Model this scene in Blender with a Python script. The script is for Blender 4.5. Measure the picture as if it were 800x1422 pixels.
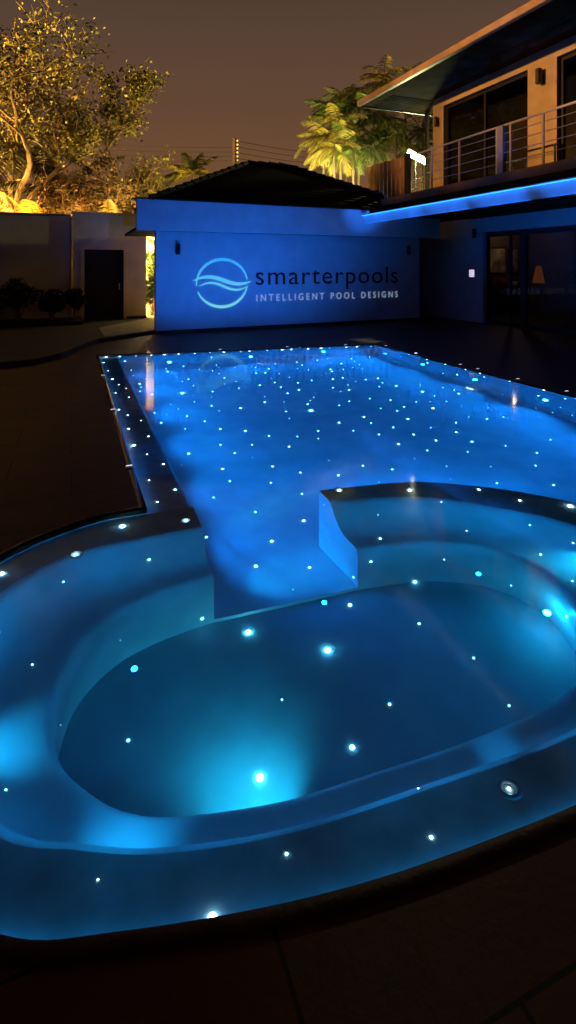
import bpy, bmesh, math, random
from mathutils import Vector, Matrix, Euler
from mathutils.bvhtree import BVHTree
R = math.radians
random.seed(7)
S = bpy.context.scene
for o in list(bpy.data.objects): bpy.data.objects.remove(o)
COL = S.collection

# ---------------------------------------------------------------- camera
YAW = R(21.8); EYE = 1.6
FW = Vector((math.sin(YAW), math.cos(YAW), 0)); RT = Vector((math.cos(YAW), -math.sin(YAW), 0))
FPX = 752.0; HOR = 370.0                      # focal length and horizon of the 800 x 1422 photograph
cam = bpy.data.cameras.new('camera'); co = bpy.data.objects.new('camera', cam); COL.objects.link(co)
co.location = (0, 0, EYE); co.rotation_euler = (R(90), 0, -YAW)
cam.sensor_fit = 'HORIZONTAL'; cam.sensor_width = 36; cam.lens = 36*FPX/800
cam.shift_y = -(711-HOR)/800; cam.clip_end = 1000; cam.clip_start = .05
S.camera = co

# ---------------------------------------------------------------- night sky glowing with street light
W = bpy.data.worlds.new('World'); S.world = W; W.use_nodes = True
nt = W.node_tree; nt.nodes.clear()
def N(nt, t, **k):
    n = nt.nodes.new(t)
    for a, b in k.items():
        if a in n.inputs: n.inputs[a].default_value = b
        else: setattr(n, a, b)
    return n
wo = N(nt, 'ShaderNodeOutputWorld'); bg = N(nt, 'ShaderNodeBackground'); tc = N(nt, 'ShaderNodeTexCoord')
sx = N(nt, 'ShaderNodeSeparateXYZ'); cr = N(nt, 'ShaderNodeValToRGB'); nz = N(nt, 'ShaderNodeTexNoise'); nz.inputs['Scale'].default_value = 1.6
nz.inputs['Detail'].default_value = 3
L = nt.links.new
L(tc.outputs['Generated'], sx.inputs[0]); L(tc.outputs['Generated'], nz.inputs['Vector'])
ad = N(nt, 'ShaderNodeMath', operation='MULTIPLY_ADD'); ad.inputs[1].default_value = .10; L(nz.outputs['Fac'], ad.inputs[0]); L(sx.outputs['Z'], ad.inputs[2])
sb = N(nt, 'ShaderNodeMath', operation='SUBTRACT'); sb.inputs[1].default_value = .05; L(ad.outputs[0], sb.inputs[0])
L(sb.outputs[0], cr.inputs[0])
# the town's glow lies beyond the garden (+Y); the sky behind the camera is darker
az = N(nt, 'ShaderNodeMapRange', interpolation_type='SMOOTHSTEP'); az.inputs[1].default_value = -.35; az.inputs[2].default_value = .65; az.inputs[3].default_value = .16; az.inputs[4].default_value = 1.0
L(sx.outputs['Y'], az.inputs[0]); mxw = N(nt, 'ShaderNodeMix', data_type='RGBA', blend_type='MULTIPLY'); mxw.inputs[0].default_value = 1
L(cr.outputs['Color'], mxw.inputs[6]); L(az.outputs[0], mxw.inputs[7]); L(mxw.outputs[2], bg.inputs['Color']); L(bg.outputs[0], wo.inputs[0])
e = cr.color_ramp.elements
e[0].position = 0.0; e[0].color = (.175, .068, .024, 1)
e[1].position = 1.0; e[1].color = (.012, .008, .008, 1)
for p, c in ((.14, (.150, .068, .027, 1)), (.28, (.110, .055, .030, 1)), (.42, (.080, .046, .030, 1)), (.6, (.025, .014, .011, 1))):
    k = e.new(p); k.color = c
bg.inputs['Strength'].default_value = 1.15
S.view_settings.view_transform = 'Standard'; S.view_settings.look = 'None'; S.view_settings.exposure = 0; S.view_settings.gamma = 1
S.render.engine = 'CYCLES'
S.cycles.caustics_refractive = True; S.cycles.caustics_reflective = False
S.cycles.blur_glossy = .6; S.cycles.sample_clamp_indirect = 40

def lamp(kind, name, loc, energy, color, radius=.03, target=None, angle=120, blend=.6):
    l = bpy.data.lights.new(name, kind); l.energy = energy; l.color = color; l.shadow_soft_size = radius
    if kind == 'SPOT': l.spot_size = R(angle); l.spot_blend = blend
    o = bpy.data.objects.new(name, l); COL.objects.link(o); o.location = loc
    if target is not None:
        o.rotation_euler = (Vector(target)-Vector(loc)).to_track_quat('-Z', 'Y').to_euler()
    return o
BLUE = (.004, .275, 1.08); CYAN = (.01, .62, 1.0); AZURE = (.003, .40, 1.06); SODIUM = (1.0, .56, .12); ORANGE = (1, .42, .09); WARM = (1, .82, .5)
# underwater lamps of the pool: left wall (hidden under the ledge), right wall, far wall
for y, p in ((3.75, 34), (4.6, 30), (5.7, 34), (6.9, 36), (8.1, 36), (9.2, 34)):
    lamp('SPOT', 'pool_lamp_light', (.82, y, -.42), p*1.05, BLUE, .03, (2.2, y, -.62), 150, .8)
for y, p in ((2.6, 30), (3.9, 30), (5.2, 34), (6.5, 36), (7.8, 36), (9.0, 34)):
    lamp('SPOT', 'pool_lamp_light', (5.62, y, -.42), p*1.75, BLUE, .03, (4.2, y, -.6), 150, .8)
for x, p in ((1.6, 30), (3.1, 30), (4.6, 30)):
    lamp('SPOT', 'pool_lamp_light', (x, 9.62, -.40), p*1.8, BLUE, .03, (x, 8, -.6), 150, .8)
# narrow cyan beams over the floor near the entry of the hot tub
lamp('SPOT', 'beam_light', (.80, 3.95, -.60), 16, CYAN, .02, (1.55, 4.2, -.95), 30, 1)
lamp('SPOT', 'beam_light', (.80, 3.30, -.62), 16, (.008, .42, 1), .02, (1.5, 3.35, -.95), 52, 1)
lamp('SPOT', 'beam_light', (.82, 3.3, -.45), 3, AZURE, .02, (1.7, 3.3, -.5), 70, 1)
# hot tub lamps
lamp('SPOT', 'tub_lamp_light', (.71, 1.99, -.80), 13, (.025, .72, 1), .02, (.70, 2.14, -.93), 128, 1)
lamp('SPOT', 'tub_seat_light', (.125, 1.725, -.21), 5, (.01, .45, 1), .03, (.17, 1.83, -.46), 82, 1)
lamp('SPOT', 'tub_seat_light', (-.355, 2.30, -.23), 4.5, (.01, .5, 1), .03, (-.25, 2.33, -.44), 86, 1)
lamp('SPOT', 'tub_seat_light', (1.50, 1.485, -.19), 1.6, AZURE, .015, (1.53, 1.64, -.46), 44, 1)
lamp('SPOT', 'tub_seat_light', (2.86, 2.35, -.26), 4, CYAN, .015, (2.7, 2.42, -.46), 100, 1)
lamp('POINT', 'tub_fill_light', (2.50, 2.30, -.72), 1.5, CYAN, .02)
for x, y, z, tx, ty, tz, p in ((2.3, 3.12, -.16, .9, 1.5, -.3, 8), (.35, 3.27, -.16, .5, 1.6, -.3, 6), (-.3, 2.95, -.16, 1.2, 1.5, -.3, 5), (2.75, 2.75, -.16, 1.7, 1.5, -.3, 5)):
    lamp('SPOT', 'tub_edge_fill', (x, y, z), p, AZURE, .006, (tx, ty, tz), 70, 1)  # added fill spots that brighten the near bench edges
for x, y, tx, ty, p in ((-.20, 1.84, -.55, 3.0, 14), (.04, 1.68, -.1, 3.4, 16), (.6, 1.50, .5, 3.5, 18), (1.06, 1.46, 2.0, 3.45, 27), (1.65, 1.43, 2.6, 3.2, 24), (2.2, 1.48, 2.9, 2.9, 17), (1.3, 1.45, -.6, 2.4, 14)):
    lamp('SPOT', 'tub_rim_fill', (x, y, -.10), p*1.05, AZURE, .006, (tx, ty, -.06), 46, .9)  # added fill spots that light the ledges across the tub
for x, y, tx, ty, p in ((1.73, 3.46, 1.0, 1.3, 45), (2.35, 3.34, 1.8, 1.28, 45), (.1, 3.46, .3, 1.4, 40), (2.9, 2.95, 2.2, 1.33, 30), (.6, 3.5, -.1, 1.6, 30)):
    lamp('SPOT', 'tub_rim_fill', (x, y, -.026), p*1.1, AZURE, .006, (tx, ty, -.035), 20, .9)  # added fill spots that brighten the near ledge
for x, y, p in ((2.4, 3.62, 30), (3.15, 3.2, 30)):
    lamp('SPOT', 'pool_lamp_light', (x, y, -.40), p, BLUE, .03, (x+.5, y+1.5, -.6), 150, .8)  # added fill lamps hidden behind the partition wall
for x, y, p in ((.25, 2.4, .3), (1.2, 2.5, .2), (2.1, 2.4, .3)):
    lamp('POINT', 'tub_fill_light', (x, y, -.22), p, AZURE, .012)  # added fill points floating in the water

# ---------------------------------------------------------------- helpers
def mat(name, col, rough=.6, var=.0, vscale=6, bump=0, bscale=30, metal=0, spec=.5, col2=None, emit=None, estr=0, detail=4, stretch=None):
    m = bpy.data.materials.new(name); m.use_nodes = True; t = m.node_tree; b = t.nodes['Principled BSDF']
    b.inputs['Base Color'].default_value = (*col, 1); b.inputs['Roughness'].default_value = rough
    b.inputs['Metallic'].default_value = metal; b.inputs['Specular IOR Level'].default_value = spec
    tcn = N(t, 'ShaderNodeTexCoord'); mp = N(t, 'ShaderNodeMapping'); t.links.new(tcn.outputs['Object'], mp.inputs[0])
    if stretch: mp.inputs['Scale'].default_value = stretch
    if var or col2:
        n = N(t, 'ShaderNodeTexNoise', Scale=vscale, Detail=detail); t.links.new(mp.outputs[0], n.inputs['Vector'])
        r = N(t, 'ShaderNodeValToRGB'); t.links.new(n.outputs['Fac'], r.inputs[0])
        c2 = col2 or tuple(c*(1-var) for c in col)
        r.color_ramp.elements[0].position = .36; r.color_ramp.elements[1].position = .66
        r.color_ramp.elements[0].color = (*c2, 1); r.color_ramp.elements[1].color = (*col, 1)
        t.links.new(r.outputs[0], b.inputs['Base Color'])
    if bump:
        n = N(t, 'ShaderNodeTexNoise', Scale=bscale, Detail=4); t.links.new(mp.outputs[0], n.inputs['Vector'])
        q = N(t, 'ShaderNodeBump', Strength=bump, Distance=.02); t.links.new(n.outputs['Fac'], q.inputs['Height']); t.links.new(q.outputs[0], b.inputs['Normal'])
    if emit:
        b.inputs['Emission Color'].default_value = (*emit, 1); b.inputs['Emission Strength'].default_value = estr
    return m
def link(name, bm, m, parent=None, smooth=False):
    bmesh.ops.recalc_face_normals(bm, faces=bm.faces)
    me = bpy.data.meshes.new(name); bm.to_mesh(me); bm.free()
    if m is not None: me.materials.append(m)
    if smooth:
        for p in me.polygons: p.use_smooth = True
    o = bpy.data.objects.new(name, me); COL.objects.link(o)
    if parent: o.parent = parent; o.matrix_parent_inverse = Matrix.Translation(-parent.location) if parent.type == 'EMPTY' and parent.parent is None else parent.matrix_parent_inverse
    return o
def tag(o, label=None, cat=None, group=None, kind=None):
    if label: o['label'] = label
    if cat: o['category'] = cat
    if group: o['group'] = group
    if kind: o['kind'] = kind
    return o
def thing(name, label, cat, loc=(0, 0, 0), group=None):
    o = bpy.data.objects.new(name, None); COL.objects.link(o); o.location = loc; o.empty_display_size = .1
    return tag(o, label, cat, group)
def part(name, bm, m, parent, smooth=False):          # mesh given in world coordinates, parented under a top-level thing or a part
    o = link(name, bm, m, None, smooth)
    o.parent = parent
    root = parent
    while root.parent: root = root.parent
    if parent is root: o.matrix_parent_inverse = Matrix.Translation(-Vector(root.location))
    return o
def B(): return bmesh.new()
def box(bm, x0, x1, y0, y1, z0, z1, bev=0):
    g = bmesh.ops.create_cube(bm, size=1)
    for v in g['verts']:
        v.co = Vector(((x0+x1)/2+v.co.x*(x1-x0), (y0+y1)/2+v.co.y*(y1-y0), (z0+z1)/2+v.co.z*(z1-z0)))
    if bev:
        ed = list({e for v in g['verts'] for e in v.link_edges})
        bmesh.ops.bevel(bm, geom=ed, offset=bev, segments=2, affect='EDGES')
    return bm
def prism(bm, pts, z0, z1):
    a = [bm.verts.new((p[0], p[1], z0)) for p in pts]; b = [bm.verts.new((p[0], p[1], z1)) for p in pts]
    n = len(pts)
    bm.faces.new(a[::-1]); bm.faces.new(b)
    for i in range(n): bm.faces.new((a[i], a[(i+1) % n], b[(i+1) % n], b[i]))
    return bm
def slab(bm, p, q, th, z0, z1):                       # vertical slab from p to q (xy), thickness th on its left side
    p = Vector(p).to_2d(); q = Vector(q).to_2d(); d = (q-p).normalized(); n = Vector((-d.y, d.x))*th
    return prism(bm, [p, q, q+n, p+n], z0, z1)
def tube(bm, pts, rad, seg=8, cap=True):
    pts = [Vector(p) for p in pts]
    rs = rad if isinstance(rad, (list, tuple)) else [rad]*len(pts)
    rings = []
    for i, p in enumerate(pts):
        d = (pts[min(i+1, len(pts)-1)]-pts[max(i-1, 0)]).normalized()
        a = d.orthogonal().normalized() if i == 0 else (rings_a - d*rings_a.dot(d)).normalized()
        rings_a = a; b = d.cross(a)
        rings.append([bm.verts.new(p+(a*math.cos(t)+b*math.sin(t))*rs[i]) for t in [2*math.pi*k/seg for k in range(seg)]])
    for r0, r1 in zip(rings, rings[1:]):
        for k in range(seg): bm.faces.new((r0[k], r0[(k+1) % seg], r1[(k+1) % seg], r1[k]))
    if cap: bm.faces.new(rings[0][::-1]); bm.faces.new(rings[-1])
    return bm
def ray(u, v):
    return FW + RT*((u-400)/FPX) + Vector((0, 0, -(v-HOR)/FPX))
def on_z(u, v, z):
    d = ray(u, v); t = (z-EYE)/d.z; return Vector((d.x*t, d.y*t, z))
def on_line(u, p, q):                                  # parameter point on plan line p-q seen in column u
    d = ray(u, HOR); p = Vector(p).to_2d(); q = Vector(q).to_2d(); e = q-p
    s = (d.x*p.y-d.y*p.x)/(d.y*e.x-d.x*e.y); r = p+e*s
    return r, r.length/math.hypot(d.x, d.y)
def z_at(v, depth): return EYE-(v-HOR)/FPX*depth
def catmull(P, n):
    out = []
    P = [Vector(p) for p in P]
    for i in range(len(P)-1):
        a, b, c, d = P[max(i-1, 0)], P[i], P[i+1], P[min(i+2, len(P)-1)]
        for k in range(n):
            t = k/n
            out.append(.5*((2*b)+(c-a)*t+(2*a-5*b+4*c-d)*t*t+(3*b-3*c+d-a)*t**3))
    out.append(P[-1]); return out

# ---------------------------------------------------------------- materials
M = {}
M['plaster'] = mat('pool_plaster', (.44, .66, .76), .45, .10, 4, .08, 70, col2=(.34, .55, .66), spec=.3)
M['tub_floor'] = mat('dimmed_tub_floor', (.24, .46, .60), .5, .1, 7, .03, 60, spec=.3)  # same plaster, darkened in colour for the weaker light in the tub
M['ledge'] = mat('ledge_plaster', (.36, .54, .60), .45, .2, 9, .05, 50, col2=(.26, .42, .46), spec=.3)
M['coping'] = mat('black_granite_coping', (.012, .011, .012), .16, .3, 40, .03, 80)
M['wall'] = mat('white_render', (.58, .58, .60), .8, .12, 3, .08, 60, spec=.2)
M['cream'] = mat('cream_render', (.72, .58, .42), .85, .22, 1.3, .1, 50, spec=.2)
M['upper'] = mat('ochre_render', (.50, .40, .27), .8, .25, 2.2, .12, 30, spec=.2)
M['roof'] = mat('dark_roof_tiles', (.018, .015, .014), .7, .3, 8, .2, 20, spec=.2)
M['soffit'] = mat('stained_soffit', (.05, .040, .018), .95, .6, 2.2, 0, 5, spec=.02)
M['fascia'] = mat('gutter_metal', (.42, .30, .22), .5, .25, 4, .05, 20)
M['white'] = mat('white_paint', (.75, .76, .78), .5, .05, 6, .02, 30)
M['dark'] = mat('dark_frame', (.012, .012, .013), .4, .2, 20)
M['steel'] = mat('brushed_steel', (.55, .54, .52), .32, .15, 30, metal=.85)
M['wood'] = mat('fence_timber', (.42, .24, .11), .65, .4, 5, .15, 14, stretch=(8, 8, .8))
M['black'] = mat('black_door', (.008, .007, .007), .85, .2, 9)
M['path'] = mat('lit_patch_paving', (.42, .36, .25), .8, .3, 5, .1, 40)  # path paving; its pale tone stands for spilled lamp light
M['terrace'] = mat('terrace_paving', (.075, .045, .032), .75, .35, 2.5, .15, 30)
M['bark'] = mat('bark', (.30, .22, .13), .85, .45, 9, .4, 30)
M['pbark'] = mat('palm_bark', (.20, .15, .09), .85, .45, 14, .4, 40, stretch=(1, 1, 5))
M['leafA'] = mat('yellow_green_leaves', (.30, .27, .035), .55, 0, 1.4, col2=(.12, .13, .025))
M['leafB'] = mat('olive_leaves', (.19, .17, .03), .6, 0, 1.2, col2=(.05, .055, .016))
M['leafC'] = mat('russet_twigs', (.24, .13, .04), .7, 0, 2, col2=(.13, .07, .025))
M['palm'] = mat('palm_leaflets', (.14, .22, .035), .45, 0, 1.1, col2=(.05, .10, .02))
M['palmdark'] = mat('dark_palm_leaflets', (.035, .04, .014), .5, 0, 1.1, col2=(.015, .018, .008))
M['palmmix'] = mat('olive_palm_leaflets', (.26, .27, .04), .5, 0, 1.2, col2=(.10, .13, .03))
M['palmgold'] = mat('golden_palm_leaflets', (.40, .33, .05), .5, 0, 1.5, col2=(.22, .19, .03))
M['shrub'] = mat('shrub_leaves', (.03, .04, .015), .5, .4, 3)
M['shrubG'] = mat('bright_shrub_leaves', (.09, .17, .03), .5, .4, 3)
M['soil'] = mat('garden_soil', (.02, .015, .01), .9, .4, 5, .3, 20)
M['star'] = mat('star_lens', (.8, .9, 1), .3, emit=(.20, .74, 1.0), estr=24)
M['starW'] = mat('white_star_lens', (.9, .9, 1), .3, emit=(.50, .82, 1.0), estr=26)
M['starB'] = mat('strong_star_lens', (.8, .9, 1), .3, emit=(.14, .80, 1.0), estr=85)
M['starS'] = mat('small_star_lens', (.8, .9, 1), .3, emit=(.18, .66, 1.0), estr=10)
M['rim'] = mat('star_rim', (.22, .28, .30), .3, spec=.5)
M['glow'] = mat('lit_panel', (.9, .9, 1), .4, emit=(.85, .72, 1), estr=1.1)
M['flood'] = mat('floodlight_lens', (1, 1, 1), .4, emit=(1, .97, 1), estr=14)
M['letters'] = mat('dark_lettering', (.004, .005, .012), .5)
M['tagline'] = mat('pale_emissive_lettering', (.5, .55, .65), .5, emit=(.42, .55, .82), estr=.42)  # letters emit their own pale colour, no lamp behind

# deck stone with joints
def deck_mat(name, c1, c2, w, h, rough):
    m = mat(name, c1, rough); t = m.node_tree; b = t.nodes['Principled BSDF']
    tcn = N(t, 'ShaderNodeTexCoord'); br = N(t, 'ShaderNodeTexBrick')
    br.offset = .5; br.inputs['Scale'].default_value = 1; br.inputs['Brick Width'].default_value = w; br.inputs['Row Height'].default_value = h
    br.inputs['Mortar Size'].default_value = .006; br.inputs['Color1'].default_value = (*c1, 1); br.inputs['Color2'].default_value = (*c2, 1); br.inputs['Mortar'].default_value = (.006, .004, .004, 1)
    t.links.new(tcn.outputs['Object'], br.inputs['Vector'])
    n = N(t, 'ShaderNodeTexNoise', Scale=3.5, Detail=6); t.links.new(tcn.outputs['Object'], n.inputs['Vector'])
    mx = N(t, 'ShaderNodeMix', data_type='RGBA', blend_type='MULTIPLY'); mx.inputs[0].default_value = .7
    t.links.new(br.outputs['Color'], mx.inputs[6]); t.links.new(n.outputs['Color'], mx.inputs[7])
    t.links.new(mx.outputs[2], b.inputs['Base Color'])
    q = N(t, 'ShaderNodeBump', Strength=.15, Distance=.01); n2 = N(t, 'ShaderNodeTexNoise', Scale=40, Detail=5); t.links.new(tcn.outputs['Object'], n2.inputs['Vector'])
    t.links.new(n2.outputs['Fac'], q.inputs['Height']); t.links.new(q.outputs[0], b.inputs['Normal']); b.inputs['Specular IOR Level'].default_value = .25
    return m
M['deck'] = deck_mat('brown_deck_slabs', (.18, .042, .027), (.145, .035, .022), .9, .45, .55)
# water
wm = bpy.data.materials.new('clear_pool_water'); wm.use_nodes = True; t = wm.node_tree; t.nodes.clear()
g = N(t, 'ShaderNodeBsdfRefraction', IOR=1.333, Roughness=0.0); g.inputs['Color'].default_value = (.93, .98, 1, 1); out = N(t, 'ShaderNodeOutputMaterial')
g2 = N(t, 'ShaderNodeBsdfGlossy', Roughness=.07); frn = N(t, 'ShaderNodeFresnel', IOR=1.333); mxs = N(t, 'ShaderNodeMixShader')
t.links.new(frn.outputs[0], mxs.inputs[0]); t.links.new(g.outputs[0], mxs.inputs[1]); t.links.new(g2.outputs[0], mxs.inputs[2]); t.links.new(mxs.outputs[0], out.inputs[0])
tcn = N(t, 'ShaderNodeTexCoord'); n = N(t, 'ShaderNodeTexNoise', Scale=1.3, Detail=2); t.links.new(tcn.outputs['Object'], n.inputs['Vector'])
q = N(t, 'ShaderNodeBump', Strength=.10, Distance=.03); t.links.new(n.outputs['Fac'], q.inputs['Height'])
for nd in (g, g2, frn): t.links.new(q.outputs[0], nd.inputs['Normal'])
M['water'] = wm
# glass of doors
gm = bpy.data.materials.new('door_glass'); gm.use_nodes = True; t = gm.node_tree; t.nodes.clear()
tr = N(t, 'ShaderNodeBsdfTransparent'); tr.inputs[0].default_value = (.75, .75, .75, 1); gl = N(t, 'ShaderNodeBsdfGlossy', Roughness=.01)
lw_ = N(t, 'ShaderNodeLayerWeight', Blend=.5); pw = N(t, 'ShaderNodeMath', operation='POWER'); pw.inputs[1].default_value = 5
t.links.new(lw_.outputs['Facing'], pw.inputs[0]); fr = N(t, 'ShaderNodeMath', operation='MULTIPLY_ADD'); fr.inputs[1].default_value = .9; fr.inputs[2].default_value = .035; t.links.new(pw.outputs[0], fr.inputs[0]); mx = N(t, 'ShaderNodeMixShader'); out = N(t, 'ShaderNodeOutputMaterial')
t.links.new(fr.outputs[0], mx.inputs[0]); t.links.new(tr.outputs[0], mx.inputs[1]); t.links.new(gl.outputs[0], mx.inputs[2]); t.links.new(mx.outputs[0], out.inputs[0])
M['glass'] = gm

# ================================================================ POOL AND HOT TUB
O = [(.76, 3.63), (.46, 3.63), (.10, 3.60), (-.34, 3.34), (-.68, 2.85), (-.77, 2.3), (-.52, 1.75), (-.16, 1.45), (.1, 1.35), (.55, 1.245), (1.0, 1.19), (1.6, 1.165),
     (2.3, 1.22), (2.95, 1.48), (3.22, 1.9), (3.28, 2.35), (3.18, 2.74), (2.92, 3.06), (2.62, 3.30), (2.31, 3.45), (1.66, 3.55)]
Lc = [(.76, 3.37), (.41, 3.36), (.0, 3.32), (-.33, 3.06), (-.50, 2.65), (-.5, 2.25), (-.22, 1.79), (.02, 1.64), (.25, 1.54), (.6, 1.46), (1.06, 1.42), (1.65, 1.39),
      (2.25, 1.45), (2.74, 1.7), (2.94, 2.04), (2.98, 2.35), (2.90, 2.62), (2.68, 2.88), (2.43, 3.13), (2.2, 3.26), (1.67, 3.42)]
Sc = [(.78, 3.12), (.45, 3.08), (.21, 2.99), (.02, 2.80), (-.06, 2.52), (-.04, 2.25), (.08, 2.06), (.2, 1.95), (.36, 1.88), (.7, 1.80), (1.03, 1.77), (1.5, 1.735),
      (2.0, 1.75), (2.36, 1.92), (2.54, 2.18), (2.60, 2.42), (2.55, 2.62), (2.42, 2.79), (2.19, 2.93), (2.0, 2.99), (1.70, 3.05)]
n_ = 7
Oc = catmull([(*p, 0) for p in O], n_); Lk = catmull([(*p, 0) for p in Lc], n_); Sk = catmull([(*p, 0) for p in Sc], n_)
Oc[:n_] = [Vector((.76-.30*k/n_, 3.63, 0)) for k in range(n_)]
FLOOR = -.90; TUB = -.93; ZL = -.035
prof = [(0, -.074), (.04, -.081), (.08, -.095), (.115, -.118), (.15, -.155), (.21, -.225), (.29, -.30), (.40, -.37), (.54, -.415), (.70, -.438), (.84, -.444), (.90, -.449), (.945, -.458), (.975, -.474), (.992, -.495), (1.0, -.52)]
def station(i):
    o, l, s = Oc[i], Lk[i], Sk[i]
    P = [Vector((o.x, o.y, ZL)), o.lerp(l, .5)+Vector((0, 0, -.053)), o.lerp(l, .9)+Vector((0, 0, -.068))]
    P += [l.lerp(s, a)+Vector((0, 0, z)) for a, z in prof]
    return P
def strip(bm, rows):
    vs = [[bm.verts.new(p) for p in r] for r in rows]
    for a, b in zip(vs, vs[1:]):
        for k in range(len(a)-1): bm.faces.new((a[k], b[k], b[k+1], a[k+1]))
    return vs
ns = len(Oc)
tub = thing('hot_tub', 'oval blue lit hot tub with moulded bench seat in front of the pool', 'hot tub', (1.3, 2.4, TUB))
rows = [station(i) for i in range(ns)]
bm = B(); strip(bm, [r[:4] for r in rows]); ledge_o = part('ledge', bm, M['ledge'], tub, True)
bm = B(); strip(bm, [r[3:] for r in rows]); seat_o = part('bench_seat', bm, M['plaster'], tub, True)
bm = B(); strip(bm, [[r[-1], Vector((r[-1].x, r[-1].y, TUB))] for r in rows]); riser_o = part('bench_riser', bm, M['plaster'], tub, True)
bm = B()
pool_side = [i for i in range(ns) if i >= 12*n_]
strip(bm, [[Vector((Oc[i].x, Oc[i].y, ZL)), Vector((Oc[i].x, Oc[i].y, FLOOR-.02))] for i in pool_side])
for i in (0, ns-1):                                   # end faces of the bench beside the opening
    P = rows[i]; base = [bm.verts.new((p.x, p.y, TUB)) for p in P]; top = [bm.verts.new(p) for p in P]
    for k in range(len(P)-1): bm.faces.new((base[k], base[k+1], top[k+1], top[k]))
dam_o = part('partition_wall', bm, M['plaster'], tub)
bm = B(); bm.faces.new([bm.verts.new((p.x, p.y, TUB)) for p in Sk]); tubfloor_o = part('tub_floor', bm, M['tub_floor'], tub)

pool = thing('swimming_pool', 'long rectangular swimming pool lit blue with starry floor', 'swimming pool', (3, 6.5, FLOOR))
XR, FL, FR = 5.72, (.45, 10.17), (5.69, 9.52)
bound = [Oc[i].to_2d() for i in range(n_, 13*n_+1)]    # deck-side outline, from the corner by the left ledge round the tub
bound += [Vector(p) for p in ((3.35, 1.62), (3.9, 1.66), (4.8, 1.62), (5.4, 1.66), (5.66, 1.9))]
bound += [Vector((XR, y)) for y in (2.4, 4, 6, 8, 9.2)] + [Vector(FR)] + [Vector(FR).lerp(Vector(FL), k/6) for k in range(1, 6)] + [Vector(FL)]
bound += [Vector((.455, y)) for y in (9.2, 8, 6.5, 5.2, 4.3)]
# pool floor
side = [Vector((5.66, 1.9))]
fp = [Vector((.76, 3.12)), Vector((1.70, 3.05))] + [Oc[i].to_2d() for i in range(ns-1, 13*n_-1, -1)]
fp += [Vector((3.35, 1.62)), Vector((3.9, 1.66)), Vector((4.8, 1.62)), Vector((5.4, 1.66)), Vector((5.66, 1.9)), Vector((XR, 2.4)), Vector((XR, 9.5)), Vector((.76, 10.13))]
bm = B(); bm.faces.new([bm.verts.new((p.x, p.y, FLOOR)) for p in fp]); bmesh.ops.triangulate(bm, faces=bm.faces)
poolfloor_o = part('pool_floor', bm, M['plaster'], pool)
bm = B(); strip(bm, [[Vector((.76, 3.12, FLOOR)), Vector((.76, 3.12, TUB))], [Vector((1.70, 3.05, FLOOR)), Vector((1.70, 3.05, TUB))]])
step_o = part('floor_step', bm, M['plaster'], pool)
# walls with a cove at the bottom
wp = [Vector((3.35, 1.62)), Vector((3.9, 1.66)), Vector((4.8, 1.62)), Vector((5.4, 1.66)), Vector((5.66, 1.9)), Vector((XR, 2.6)), Vector((XR, 5)), Vector((XR, 8)), Vector(FR)]
def inset(path, closed=False):
    out = []
    for i, p in enumerate(path):
        a = path[max(i-1, 0)]; b = path[min(i+1, len(path)-1)]; d = (b-a).normalized(); out.append(Vector((-d.y, d.x)))
    return out
cove = [(0, .012), (0, -.05), (0, -.66), (.012, -.74), (.05, -.82), (.11, -.872), (.2, FLOOR+.003)]
bm = B(); nn = inset(wp); nn[-1] = Vector((-1, -.12))
strip(bm, [[Vector((p.x+m.x*a, p.y+m.y*a, z)) for a, z in cove] for p, m in zip(wp, nn)])
rightwall_o = part('side_wall', bm, M['plaster'], pool, True)
bm = B(); strip(bm, [[Vector((p[0], p[1]-a, z)) for a, z in cove] for p in (FR, FL)])
farwall_o = part('end_wall', bm, M['plaster'], pool, True)
bm = B()
lp = [(.455, .012), (.455, ZL), (.60, -.053), (.72, -.068), (.745, -.073), (.757, -.08), (.76, -.10), (.76, FLOOR)]
strip(bm, [[Vector((x, y, z)) for x, z in lp] for y in (3.63, 5, 7, 9, 10.16)])
leftledge_o = part('side_ledge', bm, M['ledge'], pool, True)
bm = B(); strip(bm, [[Vector((.76, y, ZL)), Vector((.76, y, FLOOR))] for y in (3.37, 3.63)]); part('ledge_end', bm, M['plaster'], pool)
# outer rim of the tub up to the coping
bm = B(); strip(bm, [[Vector((Oc[i].x, Oc[i].y, .012)), Vector((Oc[i].x, Oc[i].y, ZL))] for i in range(n_, 13*n_+1)])
part('tub_rim', bm, M['ledge'], tub, True)
bm = B(); strip(bm, [[Vector((Oc[i].x, Oc[i].y, z))+Vector((1.4-Oc[i].x, 2.4-Oc[i].y, 0)).normalized()*.004 for z in (-.014, -.03)] for i in range(5*n_, 12*n_+1)])
part('added_light_strip', bm, mat('added_blue_strip', (.3, .4, .5), .5, emit=(.005, .40, 1), estr=4), tub)  # glowing strip added on the hidden rim face to brighten the ledge

bm = B(); strip(bm, [[Vector((.460, y, -.014)), Vector((.460, y, -.028))] for y in (3.66, 6, 8, 10.1)])
part('added_light_strip', bm, mat('added_ledge_strip', (.3, .4, .5), .5, emit=(.005, .30, 1), estr=2.6), pool)  # glowing strip added out of view to brighten the left ledge
# water surface
bm = B(); bm.faces.new([bm.verts.new((p.x, p.y, -.008)) for p in bound]); bmesh.ops.triangulate(bm, faces=bm.faces)
for f in bm.faces:
    if f.normal.z < 0: f.normal_flip()
me = bpy.data.meshes.new('pool_water'); bm.normal_update(); bm.to_mesh(me); bm.free(); me.materials.append(M['water'])
water = bpy.data.objects.new('pool_water', me); COL.objects.link(water); tag(water, 'still clear water filling the pool and hot tub', 'water', kind='structure')

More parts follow.
